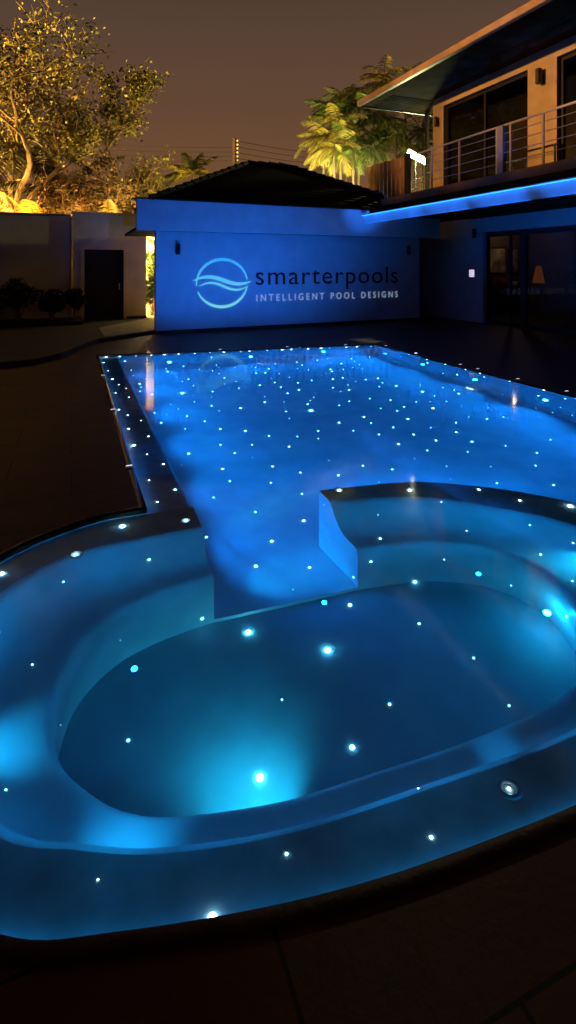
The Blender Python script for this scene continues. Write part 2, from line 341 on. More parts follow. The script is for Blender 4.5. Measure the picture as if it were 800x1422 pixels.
# coping
def offset_loop(P, d):
    out = []; n = len(P)
    for i in range(n):
        a = (P[i]-P[i-1]).normalized(); b = (P[(i+1) % n]-P[i]).normalized(); na = Vector((a.y, -a.x)); nb = Vector((b.y, -b.x))
        m = (na+nb); m = m.normalized() if m.length > 1e-6 else na
        out.append(P[i]+m*d/max(.5, m.dot(na)))
    return out
area = sum(bound[i-1].x*bound[i].y-bound[i].x*bound[i-1].y for i in range(len(bound)))
sg = 1 if area > 0 else -1
i0 = bound; i1 = offset_loop(bound, .006*sg); i2 = offset_loop(bound, .042*sg); i3 = offset_loop(bound, .048*sg)
nt_ = 11*n_; nb = len(bound); M['tubcoping'] = mat('brown_stone_coping', (.085, .032, .016), .6, .4, 12, .25, 40, spec=.2)
def coping_part(lo, hi, par, m):
    bm = B(); loops = []
    for P, z in ((i0, -.02), (i0, .014), (i1, .022), (i2, .022), (i3, .015), (i3, -.01)): loops.append([bm.verts.new((P[k % nb].x, P[k % nb].y, z)) for k in range(lo, hi+1)])
    for a, b in zip(loops, loops[1:]):
        for k in range(len(a)-1): bm.faces.new((a[k], a[k+1], b[k+1], b[k]))
    return part('coping', bm, m, par, True)
coping_part(3*n_, nt_, tub, M['tubcoping']); coping_part(nt_, nb+3*n_, pool, M['coping'])
# deck with the opening for the pool
bm = B()
iv = [bm.verts.new((p.x, p.y, .012)) for p in offset_loop(bound, .046*sg)]
ov = [bm.verts.new(p) for p in ((-150, -150, .012), (150, -150, .012), (150, 220, .012), (-150, 220, .012))]
ed = [bm.edges.new((iv[k], iv[(k+1) % len(iv)])) for k in range(len(iv))]+[bm.edges.new((ov[k], ov[(k+1) % 4])) for k in range(4)]
bmesh.ops.triangle_fill(bm, use_beauty=True, edges=ed)
# drop any face filled inside the pool
for f in list(bm.faces):
    c = f.calc_center_median()
    if 0.9 < c.x < 5.5 and 3.8 < c.y < 9 and all(v in iv for v in f.verts): bm.faces.remove(f)
deck = link('pool_deck', bm, M['deck']); tag(deck, 'dark brown stone slab deck around the pool', 'deck', kind='structure')

# ---------------------------------------------------------------- star lights, set into whatever pool surface they are seen on
surf = [ledge_o, seat_o, riser_o, dam_o, tubfloor_o, poolfloor_o, step_o, rightwall_o, farwall_o, leftledge_o]
vv, ff = [], []
for o in surf:
    b0 = len(vv); vv += [v.co.copy() for v in o.data.vertices]; ff += [tuple(b0+i for i in p.vertices) for p in o.data.polygons]
bvh = BVHTree.FromPolygons(vv, ff)
def under(u, v):
    d = ray(u, v); tt = (-.008-EYE)/d.z; p = Vector((0, 0, EYE))+d*tt; d.normalize()
    h = Vector((d.x, d.y, 0)); s = h.length/1.333; h.normalize(); r = h*s+Vector((0, 0, -math.sqrt(1-s*s)))
    loc, nor, _, dist = bvh.ray_cast(p+r*1e-3, r, 40)
    if loc is None: return None
    if nor.dot(r) > 0: nor = -nor
    return loc, nor
lens_cache = {}
def lens_mesh(r, m):
    k = (round(r, 4), m.name)
    if k not in lens_cache:
        bm = B(); bmesh.ops.create_uvsphere(bm, u_segments=10, v_segments=6, radius=r)
        for v in list(bm.verts): v.co.z *= .7
        me = bpy.data.meshes.new('star_light'); bm.to_mesh(me); bm.free(); me.materials.append(m)
        for p in me.polygons: p.use_smooth = True
        lens_cache[k] = me
    return lens_cache[k]
def rim_mesh():
    if 'rim' not in lens_cache:
        bm = B(); rings = []
        for rr, z in ((.040, 0), (.038, .006), (.030, .009), (.022, .006), (.020, .001)):
            rings.append([bm.verts.new((rr*math.cos(2*math.pi*k/24), rr*math.sin(2*math.pi*k/24), z)) for k in range(24)])
        for a, b in zip(rings, rings[1:]):
            for k in range(24): bm.faces.new((a[k], a[(k+1) % 24], b[(k+1) % 24], b[k]))
        me = bpy.data.meshes.new('rim'); bm.to_mesh(me); bm.free(); me.materials.append(M['rim'])
        for p in me.polygons: p.use_smooth = True
        lens_cache['rim'] = me
    return lens_cache['rim']
ZONES = {}
placed = []
def star_at(loc, nor, size, label=None, group=None, ring=False):
    dist = (loc-Vector((0, 0, EYE))).length
    for q in placed:
        if (q-loc).length < .05: return
    placed.append(loc.copy())
    r = {0: .0042, 1: .0058, 2: .0080, 3: .0125}[size]*(0.62+dist*.115)
    m = (M['starS'], M['star'], M['star'], M['starB'])[size]
    if loc.z > -.1: m = M['starW']
    me = lens_mesh(round(r*1000)/1000, m)
    if label is None:
        if loc.z < FLOOR+.01 and loc.z > TUB+.02: z_, wh = 'pool floor', 'the blue pool floor'
        elif loc.z <= TUB+.02: z_, wh = 'tub floor', 'the dark round hot tub floor'
        elif loc.z > -.1 and loc.x < .8 and loc.y > 3.5: z_, wh = 'left ledge', 'the shallow ledge along the left pool edge'
        elif loc.z > -.1 and loc.y < 1.7: z_, wh = 'near ledge', 'the near rim of the hot tub'
        elif loc.z > -.1: z_, wh = 'tub rim', 'the rim ledge around the hot tub'
        elif loc.x > 5.45 and loc.y > 3: z_, wh = 'right wall', 'the right side wall of the pool'
        elif loc.y > 9: z_, wh = 'end wall', 'the far end wall of the pool'
        elif loc.y < 3.5: z_, wh = 'tub bench', 'the curved bench of the hot tub'
        else: z_, wh = 'pool wall', 'the submerged pool wall'
        szw = ('faint pinprick', 'tiny', 'small bright', 'large glowing')[size]
        label = '%s star light set in %s' % (szw, wh); group = '%s star lights in %s' % (szw, wh)
    rot = nor.to_track_quat('Z', 'Y').to_euler()
    if ring:
        o = bpy.data.objects.new('star_light', None); COL.objects.link(o); o.location = loc; o.rotation_euler = rot; o.empty_display_size = .02
        a = bpy.data.objects.new('lens', me); COL.objects.link(a); a.parent = o; a.location = (0, 0, .004)
        b = bpy.data.objects.new('rim', rim_mesh()); COL.objects.link(b); b.parent = o
    else:
        o = bpy.data.objects.new('star_light', me); COL.objects.link(o); o.location = loc+nor*r*.15; o.rotation_euler = rot; o.scale = Vector((1, 1, 1))*random.choice((.5, .6, .8, .9, 1.1, 1.35) if size < 3 else (1.0, 1.15))
    return tag(o, label, 'star light', group)
def star(u, v, size=1, **k):
    h = under(u, v)
    if h: return star_at(h[0], h[1], size, **k)
# individually read off the photograph
star(361, 1080, 3, label='large cyan glowing lamp at the near edge of the hot tub floor')
star(345, 878, 3, label='large glowing star light beside the tub entry, upper left of the tub floor')
star(455, 903, 3, label='large glowing star light near the middle of the tub floor')
star(489, 1038, 2, label='bright star light on the tub floor right of the big cyan glow')
star(432, 570, 3, label='large cyan glowing star light in the middle of the pool floor')
star(253, 546, 3, label='large cyan glowing star light on the pool floor near the left ledge')
star(295, 1275, 3, label='brightest bluish white star light at the near coping of the hot tub')
star(105, 770, 2, ring=True, label='ringed star light on the left rim ledge of the hot tub')
star(258, 723, 2, ring=True, label='ringed star light on the ledge corner where tub meets pool')
star(471, 681, 2, ring=True, label='ringed star light on the end of the curved partition wall')
star(569, 681, 2, ring=True, label='ringed star light in the middle of the partition wall top')
star(707, 1096, 0, ring=True, label='ringed star light on the near right rim of the hot tub')
star(170, 731, 3, label='wide bright cyan star light on the tub rim by the left coping corner')
star(2, 797, 3, label='cyan glowing star light on the rim at the left picture edge')
for u, v, s in ((486, 840, 2), (582, 866, 2), (658, 914, 2), (392, 972, 1), (541, 978, 1), (178, 1028, 1), (84, 1007, 0), (707, 980, 1), (581, 1095, 0), (599, 1163, 0),
                (398, 1186, 0), (136, 1222, 0), (8, 1097, 0), (45, 923, 1), (167, 889, 0), (281, 859, 1), (88, 808, 0), (207, 777, 1), (0, 878, 0),
                (665, 680, 1), (722, 695, 1), (792, 703, 3), (613, 697, 1), (525, 715, 0), (648, 737, 1), (528, 748, 1), (736, 729, 1), (796, 754, 1), (751, 770, 1),
                (795, 807, 1), (515, 780, 1), (617, 777, 1), (576, 808, 2), (710, 813, 0), (787, 856, 1), (491, 802, 0), (450, 701, 0), (407, 819, 0)):
    star(u, v, s)
# left ledge rows (u, v)
for x, y, s in ((98, 96, 1), (112, 122, 0), (125, 148, 1), (135, 190, 2), (145, 242, 2), (172, 259, 2), (175, 301, 1), (192, 352, 2), (232, 380, 2), (282, 410, 1), (238, 460, 2), (318, 489, 1), (263, 527, 2),
                (176, 204, 0), (163, 92, 1), (145, 165, 0), (167, 176, 0), (213, 276, 0), (236, 324, 1)):
    star(100+x*.45, 460+y*.45, s)
for x, y, s in ((275, 283, 1), (410, 278, 1), (458, 350, 1), (556, 350, 1), (503, 376, 2), (557, 391, 0), (465, 425, 1), (487, 463, 2), (437, 513, 2), (619, 417, 1), (614, 468, 1), (670, 356, 1),
                (705, 436, 1), (710, 502, 1), (535, 307, 1), (608, 323, 1), (660, 248, 1), (728, 225, 1), (515, 176, 2), (626, 158, 2), (697, 159, 1), (597, 128, 2), (567, 112, 2), (446, 105, 1),
                (430, 80, 1), (355, 262, 1), (328, 240, 0), (339, 414, 0), (360, 378, 1), (566, 558, 2), (617, 648, 2), (568, 725, 2), (733, 730, 2), (415, 635, 2), (715, 585, 1), (760, 308, 1),
                (760, 331, 0), (431, 230, 1), (595, 219, 1), (455, 245, 0), (341, 155, 1), (375, 168, 1), (434, 186, 1), (470, 144, 1), (247, 195, 1), (378, 218, 0), (247, 92, 1), (305, 106, 0)):
    star(100+x*.45, 460+y*.45, s)
for x, y, s in ((142, 54, 1), (84, 78, 0), (84, 98, 0), (181, 76, 0), (253, 87, 1), (307, 113, 1), (349, 87, 1), (333, 44, 1), (292, 67, 1), (231, 55, 1), (211, 38, 1), (322, 10, 1),
                (403, 14, 2), (502, 38, 0), (397, 68, 1), (467, 54, 1), (411, 103, 2), (387, 131, 2), (467, 80, 1), (499, 135, 1), (511, 107, 2), (598, 38, 1), (604, 118, 1), (692, 138, 1),
                (688, 173, 1), (729, 101, 0), (563, 176, 0), (440, 175, 0), (580, 222, 1), (738, 227, 1), (451, 211, 0), (352, 153, 0), (290, 184, 1), (208, 174, 1), (140, 200, 1), (34, 192, 1),
                (38, 252, 1), (43, 325, 1), (113, 159, 0), (3, 120, 1), (58, 457, 2), (253, 219, 0)):
    star(400+x/2, 560+y/2, s)
for x, y, s in ((250, 131, 2), (300, 152, 2), (170, 163, 2), (125, 133, 1), (125, 157, 1), (227, 187, 1), (374, 168, 2), (403, 213, 2), (323, 209, 1), (285, 191, 1), (356, 196, 1), (407, 180, 1), (142, 206, 2),
                (262, 143, 1), (345, 179, 0), (28, 143, 1), (57, 107, 1), (148, 90, 1), (180, 100, 1), (120, 88, 1), (188, 139, 0), (388, 88, 2), (313, 70, 1), (595, 176, 0), (555, 213, 0), (482, 208, 0), (689, 213, 0), (735, 225, 0), (757, 211, 0), (790, 233, 0), (770, 187, 1), (696, 179, 1), (698, 239, 0), (430, 117, 1), (470, 120, 1), (545, 127, 1), (596, 237, 1)):
    star(400+x/2, 460+y/2, s)
for _ in range(150):
    x = random.uniform(.85, 5.45); y = 4.6+5.2*math.sqrt(random.random())
    if y > 9.6-(x-3)*.1: continue
    if any((Vector((x, y, FLOOR))-q).length < .16 for q in placed): continue
    if len(placed) > 285: break
    star_at(Vector((x, y, FLOOR)), Vector((0, 0, 1)), random.choice((0, 0, 1, 1, 1)))

for k in range(20):
    a = Vector((*FL, -.03)).lerp(Vector((*FR, -.03)), (k+.5)/20+random.uniform(-.012, .012)); star_at(a+Vector((0, -.004, 0)), Vector((.1, -1, 0)), random.choice((1, 2, 2)), label='small white edge light just under the far coping of the pool', group='edge lights under the far coping')
for k in range(17):
    a = Vector((XR-.003, 1.0+k*.5+random.uniform(-.1, .1)+.9, -.03)); star_at(a, Vector((-1, 0, 0)), random.choice((1, 1, 2)), label='small white edge light just under the right coping of the pool', group='edge lights under the right coping')
# white square inlet plate on the right pool wall, its brightness put in as emission
h = under(653, 540)
if h:
    p = h[0]; bm = B(); box(bm, p.x-.014, p.x-.002, p.y-.075, p.y+.075, p.z-.06, p.z+.06, .004)
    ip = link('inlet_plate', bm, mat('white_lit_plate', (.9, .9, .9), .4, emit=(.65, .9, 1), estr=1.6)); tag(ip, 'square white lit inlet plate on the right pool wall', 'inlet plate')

XCAN = 7.1
# small lights added in the coping to wash the walls around the terrace
def added_wash_light(x, y, tx, ty, tz, power, k, cone=84):
    t = thing('added_wash_light', k, 'added wash light', (x, y, .028), 'added wash lights along the pool coping')
    bm = B(); box(bm, x-.03, x+.03, y-.012, y+.012, .029, .040, .003); part('housing', bm, M['steel'], t)
    bm = B(); box(bm, x-.024, x+.024, y-.008, y+.008, .0405, .0425); part('lens', bm, M['glow'], t)
    l = lamp('SPOT', 'added_wash_beam', (x, y, .06), power, (.012, .17, 1), .015, (tx, ty, tz), cone, .8)
    return t
for i, x in enumerate((1.3, 2.6, 3.9, 5.1)):
    yy = FL[1]+(FR[1]-FL[1])*(x-FL[0])/(FR[0]-FL[0])+.04
    added_wash_light(x, yy, x+(1.6 if i == 0 else .5), 13, 2.3, 165, ('leftmost', 'second from the left', 'second from the right', 'rightmost')[i]+' of the added wash lights in the far coping')
for i, y in enumerate((3.4, 5.0, 6.6, 8.2)):
    added_wash_light(XR+.04, y, 10.7, y+1.5, 2.7, 120, ('nearest', 'second nearest', 'third nearest', 'farthest')[i]+' of the added wash lights in the right coping', 58)

for i, (y, ty, p) in enumerate(((4.4, 4.6, 90), (6.2, 8.0, 90), (8.2, 11.3, 70))):
    added_wash_light(.42, y, XCAN, ty, 2.9, p, ('nearest', 'middle', 'farthest')[i]+' of the three added wash lights along the left pool edge', 15)
for i, (y, ty, p) in enumerate(((2.2, 3.0, 1100), (3.4, 4.5, 1100), (4.6, 6.0, 1100), (5.8, 7.5, 1200), (7.0, 9.0, 1300), (8.2, 10.5, 1500), (9.2, 12.0, 1700))):
    added_wash_light(XR+.04, y, XCAN, ty, 2.74, p*.75, ('nearest', 'second nearest', 'third nearest', 'middle', 'third farthest', 'second farthest', 'farthest')[i]+' of the added upward lights under the canopy along the right coping', 21)
# ================================================================ PAVILION
P0, P1 = Vector((1.84, 12.93)), Vector((9.57, 13.44))
F0, F1 = Vector((1.36, 12.52)), Vector((9.95, 12.98))
pav = thing('pavilion', 'low pavilion with dark hipped roof and blue lit front wall behind the pool', 'pavilion', (5.5, 15, 0))
bm = B(); slab(bm, P0, P1, .2, 0.014, 2.62); part('front_wall', bm, M['wall'], pav)
bm = B(); slab(bm, F0, F1, .14, 2.42, 3.12); part('fascia_band', bm, M['wall'], pav)
bm = B(); slab(bm, F0+Vector((-.03, -.05)), F1+Vector((.0, -.05)), .2, 3.121, 3.15); part('fascia_cap', bm, M['dark'], pav)
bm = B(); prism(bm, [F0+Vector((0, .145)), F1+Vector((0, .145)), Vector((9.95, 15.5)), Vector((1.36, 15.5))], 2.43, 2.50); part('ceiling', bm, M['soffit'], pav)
bm = B(); slab(bm, P0-Vector((0, .012)), P1-Vector((0, .012)), .012, .013, .09); part('skirting', bm, M['dark'], pav)
bm = B()
e_ = [Vector((1.66, 12.56, 3.13)), Vector((9.95, 13.02, 3.13)), Vector((9.95, 15.7, 3.13)), Vector((1.66, 15.6, 3.13))]; r0, r1 = Vector((4.5, 14.2, 4.42)), Vector((5.7, 14.2, 4.42))
v = [bm.verts.new(p) for p in e_+[r0, r1]]
for f in ((0, 1, 5, 4), (1, 2, 5), (2, 3, 4, 5), (3, 0, 4), (3, 2, 1, 0)): bm.faces.new([v[i] for i in f])
roof = part('roof', bm, M['roof'], pav)
bm = B()
for a, b in ((e_[0], r0), (r0, r1), (e_[1], r1), (e_[3], r0)):
    n = int((b-a).length/.27)
    for k in range(n+1):
        p = a.lerp(b, k/n); q = a.lerp(b, min(1, (k+1.12)/n)); tube(bm, [p+Vector((0, 0, .03)), q+Vector((0, 0, .01))], [.08, .06], 7)
part('hip_tiles', bm, M['roof'], roof)
bm = B()                                               # courses of tiles along the front slope
for k in range(1, 16):
    tt = k/16; a = e_[0].lerp(r0, tt); b = e_[1].lerp(r1, tt)
    tube(bm, [a+Vector((0, -.01, .004)), b+Vector((0, -.01, .004))], .012, 5)
part('tile_courses', bm, M['roof'], roof)
bm = B(); box(bm, 3.35, 3.5, 13.24, 15.15, .014, 2.425); box(bm, 9.35, 9.5, 13.65, 15.15, .014, 2.425); box(bm, 3.35, 9.55, 15.35, 15.48, .014, 2.425); part('side_wall', bm, M['wall'], pav)
for x, y in ((3.2, 15.3), (9.7, 15.3)):
    bm = B(); box(bm, x-.12, x+.12, y-.12, y+.12, .014, 2.43); part('pillar', bm, M['wall'], pav)
def wall_lamp(x, y, z, d, parent, s=1):                # up-down cylinder wall lamp, unlit; d = outward direction
    d = Vector(d); c = Vector((x, y, z))+d*.09*s
    bm = B(); tube(bm, [c-Vector((0, 0, .13*s)), c-Vector((0, 0, .12*s)), c+Vector((0, 0, .12*s)), c+Vector((0, 0, .13*s))], [.045*s, .055*s, .055*s, .045*s], 14)
    o = part('wall_lamp', bm, M['dark'], parent, False)
    bm = B(); tube(bm, [Vector((x, y, z)), c], .02*s, 8); part('bracket', bm, M['dark'], o)
for u, vv_ in ((246, 346), (565, 348)):
    r, d = on_line(u, P0, P1); wall_lamp(r.x, r.y-.01, z_at(vv_, d), (0, -1, 0), pav)

# ---------------------------------------------------------------- sign on the front wall
wd = (P1-P0).normalized(); wn = Vector((wd.y, -wd.x)); ang = math.atan2(wd.y, wd.x)
def wpt(u, v): r, d = on_line(u, P0, P1); return (r-P0).dot(wd), z_at(v, d)
sgn = thing('wall_sign', 'round wave emblem with two lines of lettering across the blue lit wall', 'sign', (P0.x+2.5, P0.y+.1, 1.5))
def to_wall(bm_or_me, off): 
    mt = Matrix.Translation((P0.x+wn.x*off, P0.y+wn.y*off, 0)) @ Matrix.Rotation(ang, 4, 'Z') @ Matrix(((1, 0, 0, 0), (0, 0, -1, 0), (0, 1, 0, 0), (0, 0, 0, 1)))
    return mt
def flat_part(name, polys, m, th=.012):
    bm = B()
    for poly in polys:
        a = [bm.verts.new((x, z, th)) for x, z in poly]; b = [bm.verts.new((x, z, 0)) for x, z in poly]; n = len(poly)
        bm.faces.new(a); bm.faces.new(b[::-1])
        for i in range(n): bm.faces.new((a[i], b[i], b[(i+1) % n], a[(i+1) % n]))
    bm.transform(to_wall(None, .004)); return part(name, bm, m, sgn)
cx, cz = wpt(308, 392); x0, z0 = wpt(272, 392); x1, _ = wpt(344, 392); rad = (x1-x0)/2; cx = (x0+x1)/2; _, zt = wpt(308, 358); _, zb = wpt(308, 428)
rz = (zt-zb)/2; cz = (zt+zb)/2
def emit_grad(name, c1, c2, zlo, zhi, s):
    m = mat(name, (.05, .3, .35), .5); t = m.node_tree; b = t.nodes['Principled BSDF']
    ge = N(t, 'ShaderNodeNewGeometry'); sp = N(t, 'ShaderNodeSeparateXYZ'); mr = N(t, 'ShaderNodeMapRange'); mr.inputs[1].default_value = zlo; mr.inputs[2].default_value = zhi
    rp = N(t, 'ShaderNodeValToRGB'); rp.color_ramp.elements[0].color = (*c1, 1); rp.color_ramp.elements[1].color = (*c2, 1)
    t.links.new(ge.outputs['Position'], sp.inputs[0]); t.links.new(sp.outputs['Z'], mr.inputs[0]); t.links.new(mr.outputs[0], rp.inputs[0]); t.links.new(rp.outputs[0], b.inputs['Emission Color'])
    b.inputs['Emission Strength'].default_value = s; return m
GR = emit_grad('emissive_emblem', (.22, .82, .62), (.03, .40, .82), cz-rz, cz+rz, .75)  # emblem colour is self-emitting, with no lamp behind it
def arc(a0, a1, w0, w1, n=26):                          # ring segment with width varying along it
    o_, i_ = [], []
    for k in range(n+1):
        t = k/n; a = R(a0+(a1-a0)*t); w = w0+(w1-w0)*math.sin(math.pi*t)
        o_.append((cx+rad*math.cos(a), cz+rz*math.sin(a))); i_.append((cx+(rad-w)*math.cos(a), cz+(rz-w)*math.sin(a)))
    return o_, i_
def quads(a, b): return [[a[k], a[k+1], b[k+1], b[k]] for k in range(len(a)-1)]
flat_part('emblem_upper_arc', quads(*arc(8, 186, .022, .075)), GR); flat_part('emblem_lower_arc', quads(*arc(200, 353, .022, .07)), GR)
def wave(dz, w, ph=0, x_0=-1.14, x_1=1.16):
    up, lo = [], []
    for k in range(31):
        t = k/30; x = cx+rad*(x_0+(x_1-x_0)*t); z = cz+dz+rz*.16*math.sin(2*math.pi*(.92*t+.02+ph)) + rz*.05*(t-.5); ww = w*math.sin(math.pi*min(1, max(0, t)))**.6
        up.append((x, z+ww/2)); lo.append((x, z-ww/2))
    return quads(up, lo)
flat_part('emblem_wave', wave(rz*.10, .10), GR); flat_part('emblem_wave', wave(-rz*.13, .065, .02, -.9, 1.0), GR)
def text_part(name, s, u0, u1, vb, vt, m, spacing=1.0, offset=0):
    c = bpy.data.curves.new(name, 'FONT'); c.body = s; c.size = 1; c.extrude = .004; c.space_character = spacing; c.offset = offset
    o = bpy.data.objects.new(name, c); COL.objects.link(o); bpy.context.view_layer.update()
    dg = bpy.context.evaluated_depsgraph_get(); me = bpy.data.meshes.new_from_object(o.evaluated_get(dg)); bpy.data.objects.remove(o)
    xs = [v.co.x for v in me.vertices]; ys = [v.co.y for v in me.vertices]
    a0, b0 = wpt(u0, vb); a1, _ = wpt(u1, vb); _, b1 = wpt((u0+u1)/2, vt); _, b0 = wpt((u0+u1)/2, vb)
    for v in me.vertices:
        v.co.x = a0+(v.co.x-min(xs))/(max(xs)-min(xs))*(a1-a0); v.co.y = b0+(v.co.y-min(ys))/(max(ys)-min(ys))*(b1-b0)
    me.transform(to_wall(None, .012)); me.materials.append(m)
    ob = bpy.data.objects.new(name, me); COL.objects.link(ob); ob.parent = sgn; ob.matrix_parent_inverse = Matrix.Translation(-sgn.location)
    return ob
text_part('name_lettering', 'smarterpools', 355, 552, 402, 370, M['letters'], 1.12, 0)
text_part('tagline_lettering', 'INTELLIGENT POOL DESIGNS', 356, 552, 415.5, 406.5, M['tagline'], 1.6, 0)

# ================================================================ HOUSE on the right
XW = 10.7; XU = 8.6; XC = 7.1; XK = 7.3
house = thing('house', 'two storey house with balcony and blue lit canopy on the right', 'house', (11, 6, 0))
M['band'] = mat('white_canopy_render', (.70, .72, .75), .6, .08, 4, .03, 40)
bm = B(); box(bm, XW, XW+.25, 12.05, 15.6, .014, 3.5); box(bm, XW, XW+.25, -6, 12.05, 2.56, 3.5); box(bm, XW, XW+.25, -6, 1.5, .014, 2.56); part('ground_floor_wall', bm, M['wall'], house)
bm = B(); box(bm, 9.4, XW, 15.4, 15.6, 0.014, 3.4); part('end_wall', bm, M['wall'], house)
bm = B(); box(bm, 9.6, 10.55, 15.34, 15.398, .02, 2.2, .01); sd = part('door', bm, M['black'], house)
bm = B(); tube(bm, [(9.72, 15.30, 1.0), (9.72, 15.30, 1.14)], .012, 8); part('handle', bm, M['steel'], sd)
# canopy: outer upstand, sloping soffit
bm = B(); box(bm, XC, XC+.12, -6, 12.45, 2.72, 2.95, .006); ce = part('canopy_edge', bm, M['band'], house)
bm = B(); box(bm, XC-.055, XC-.001, -6, 12.45, 2.93, 2.952, .003); part('canopy_lip', bm, M['band'], ce)  # lip added to carry the glowing strip below it
bm = B(); box(bm, XC-.05, XC-.035, -6, 12.44, 2.921, 2.929); part('added_light_strip', bm, mat('added_canopy_strip', (.3, .4, .5), .5, emit=(.02, .24, 1), estr=5), ce)  # glowing strip added to brighten the canopy face
bm = B(); vs = strip(bm, [[Vector((XC+.12, y, 2.83)), Vector((XC+.9, y, 2.95)), Vector((XW, y, 3.12))] for y in (-6, 12.45)]); part('canopy_soffit', bm, M['band'], house)
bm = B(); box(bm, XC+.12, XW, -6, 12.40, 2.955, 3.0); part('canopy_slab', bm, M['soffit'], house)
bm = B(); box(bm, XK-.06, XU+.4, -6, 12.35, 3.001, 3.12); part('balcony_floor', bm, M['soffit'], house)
M['kerb'] = mat('balcony_kerb_render', (.20, .13, .085), .8, .3, 2.5, .1, 30)
bm = B(); box(bm, XK, XK+.12, -6, 11.9, 3.0, 3.31, .008); part('balcony_kerb', bm, M['kerb'], house)
# upper wall with three openings
ops = [(8.40, 11.08), (4.6, 7.69), (.6, 3.9)]
bm = B(); ys = [-6]+[q for o in sorted(ops) for q in o]+[11.5]
for a, b in zip(ys[::2], ys[1::2]): box(bm, XU, XU+.22, a, b, 3.12, 5.60)
box(bm, XU, XU+.22, -6, 11.5, 5.60, 5.858); box(bm, XU+.22, 13.0, 11.28, 11.5, 3.12, 5.858)
part('upper_wall', bm, M['upper'], house)
for a, b in ops:
    bm = B(); x = XU+.10
    for y in (a, (a+b)/2-.03, b-.06): box(bm, x, x+.06, y, y+.06, 3.125, 5.598)
    box(bm, x+.001, x+.059, a, b, 5.53, 5.597); box(bm, x+.001, x+.059, a, b, 3.13, 3.20)
    fr_ = part('sliding_door', bm, M['dark'], house)
    bm = B(); box(bm, x+.024, x+.030, a+.05, b-.05, 3.18, 5.55); part('pane', bm, M['glass'], fr_)
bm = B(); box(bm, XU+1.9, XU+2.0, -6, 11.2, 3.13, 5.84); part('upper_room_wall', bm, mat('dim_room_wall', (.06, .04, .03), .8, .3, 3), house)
# roof: eave slab, gutter
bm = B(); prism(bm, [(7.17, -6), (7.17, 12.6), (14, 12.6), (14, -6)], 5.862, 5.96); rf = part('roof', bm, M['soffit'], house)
bm = B(); box(bm, 7.05, 7.165, -6, 12.68, 5.86, 6.0, .01); part('gutter', bm, M['fascia'], rf)
bm = B(); box(bm, 7.2, 13.9, 12.602, 12.66, 5.83, 5.97, .005); part('gable_board', bm, mat('dark_board', (.05, .035, .025), .6, .3, 5), rf)
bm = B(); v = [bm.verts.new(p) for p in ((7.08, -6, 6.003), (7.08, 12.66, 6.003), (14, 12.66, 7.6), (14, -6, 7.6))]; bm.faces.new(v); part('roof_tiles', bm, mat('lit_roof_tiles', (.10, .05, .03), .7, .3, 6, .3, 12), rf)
bm = B()
for k in range(9): box(bm, 7.4, 13.5, 11.55+k*.115, 11.55+k*.115+.012, 5.850, 5.8615)
part('soffit_battens', bm, M['soffit'], rf)
bm = B(); box(bm, 9.0, 9.09, 12.3, 12.39, 3.12, 5.86); part('roof_post', bm, M['dark'], house)
wall_lamp(XU-.002, 8.02, z_at(107, 8.02/.753), (-1, 0, 0), house, 1.15)
wall_lamp(XU-.002, 11.28, 5.25, (-1, 0, 0), house, .9)
r, d = on_line(662, (XW, 0), (XW, 20)); wall_lamp(XW-.002, r.y, z_at(324, d), (-1, 0, 0), house)
# balcony railing
rail_e = part('balcony_railing', box(B(), XK+.035, XK+.075, -3, 10.55, 4.165, 4.20, .008), M['steel'], house)
py = [on_line(u, (XK, 0), (XK, 20))[0].y for u in (597, 635, 687, 706, 751)]+[5.0, 3.6]
for i, y in enumerate(py):
    bm = B(); box(bm, XK+.04, XK+.07, y-.022, y+.022, 3.31, 4.163, .004); part('railing_post', bm, M['steel'], rail_e)
y = on_line(692.5, (XK, 0), (XK, 20))[0].y; bm = B(); box(bm, XK+.01, XK+.10, y-.09, y+.055, 3.31, 4.19, .006); part('grey_post', bm, mat('grey_post_paint', (.16, .15, .14), .6, .2, 8), rail_e)
for z in (3.50, 3.68, 3.86, 4.03):
    bm = B(); tube(bm, [(XK+.055, -3, z), (XK+.055, 10.55, z)], .007, 6); part('railing_cable', bm, M['steel'], rail_e)
# ground-floor glazed doors
ya = 12.05
edges = [on_line(u, (XW, 0), (XW, 20))[0].y for u in (672, 723, 800)]+[5.2, 3.3, 1.5]
for i, (b, a) in enumerate(zip(edges, edges[1:])):
    bm = B(); x = XW+.08; w = .10 if i else .09
    for y in (a, b-w): box(bm, x, x+.07, y+.001, y+w, .016, 2.55)
    box(bm, x+.001, x+.069, a, b, 2.42, 2.555); box(bm, x+.001, x+.069, a, b, .018, .14)
    f_ = part('patio_door', bm, M['dark'], house)
    if i == 0:
        my = on_line(705, (XW, 0), (XW, 20))[0].y; bm = B(); box(bm, x+.004, x+.066, my-.025, my+.025, .14, 2.42); part('mullion', bm, M['dark'], f_)
    bm = B(); box(bm, x+.03, x+.036, a+.06, b-.06, .12, 2.44); part('pane', bm, M['glass'], f_)
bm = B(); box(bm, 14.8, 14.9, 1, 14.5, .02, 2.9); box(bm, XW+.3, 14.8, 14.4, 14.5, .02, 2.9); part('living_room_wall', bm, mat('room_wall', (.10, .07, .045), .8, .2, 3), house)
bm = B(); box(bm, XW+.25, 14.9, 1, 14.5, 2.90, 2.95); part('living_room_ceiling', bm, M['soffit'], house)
bm = B(); box(bm, XW+.25, 14.9, 1, 14.5, .016, .03); part('living_room_floor', bm, mat('room_floor', (.06, .045, .035), .3, .2, 3), house)
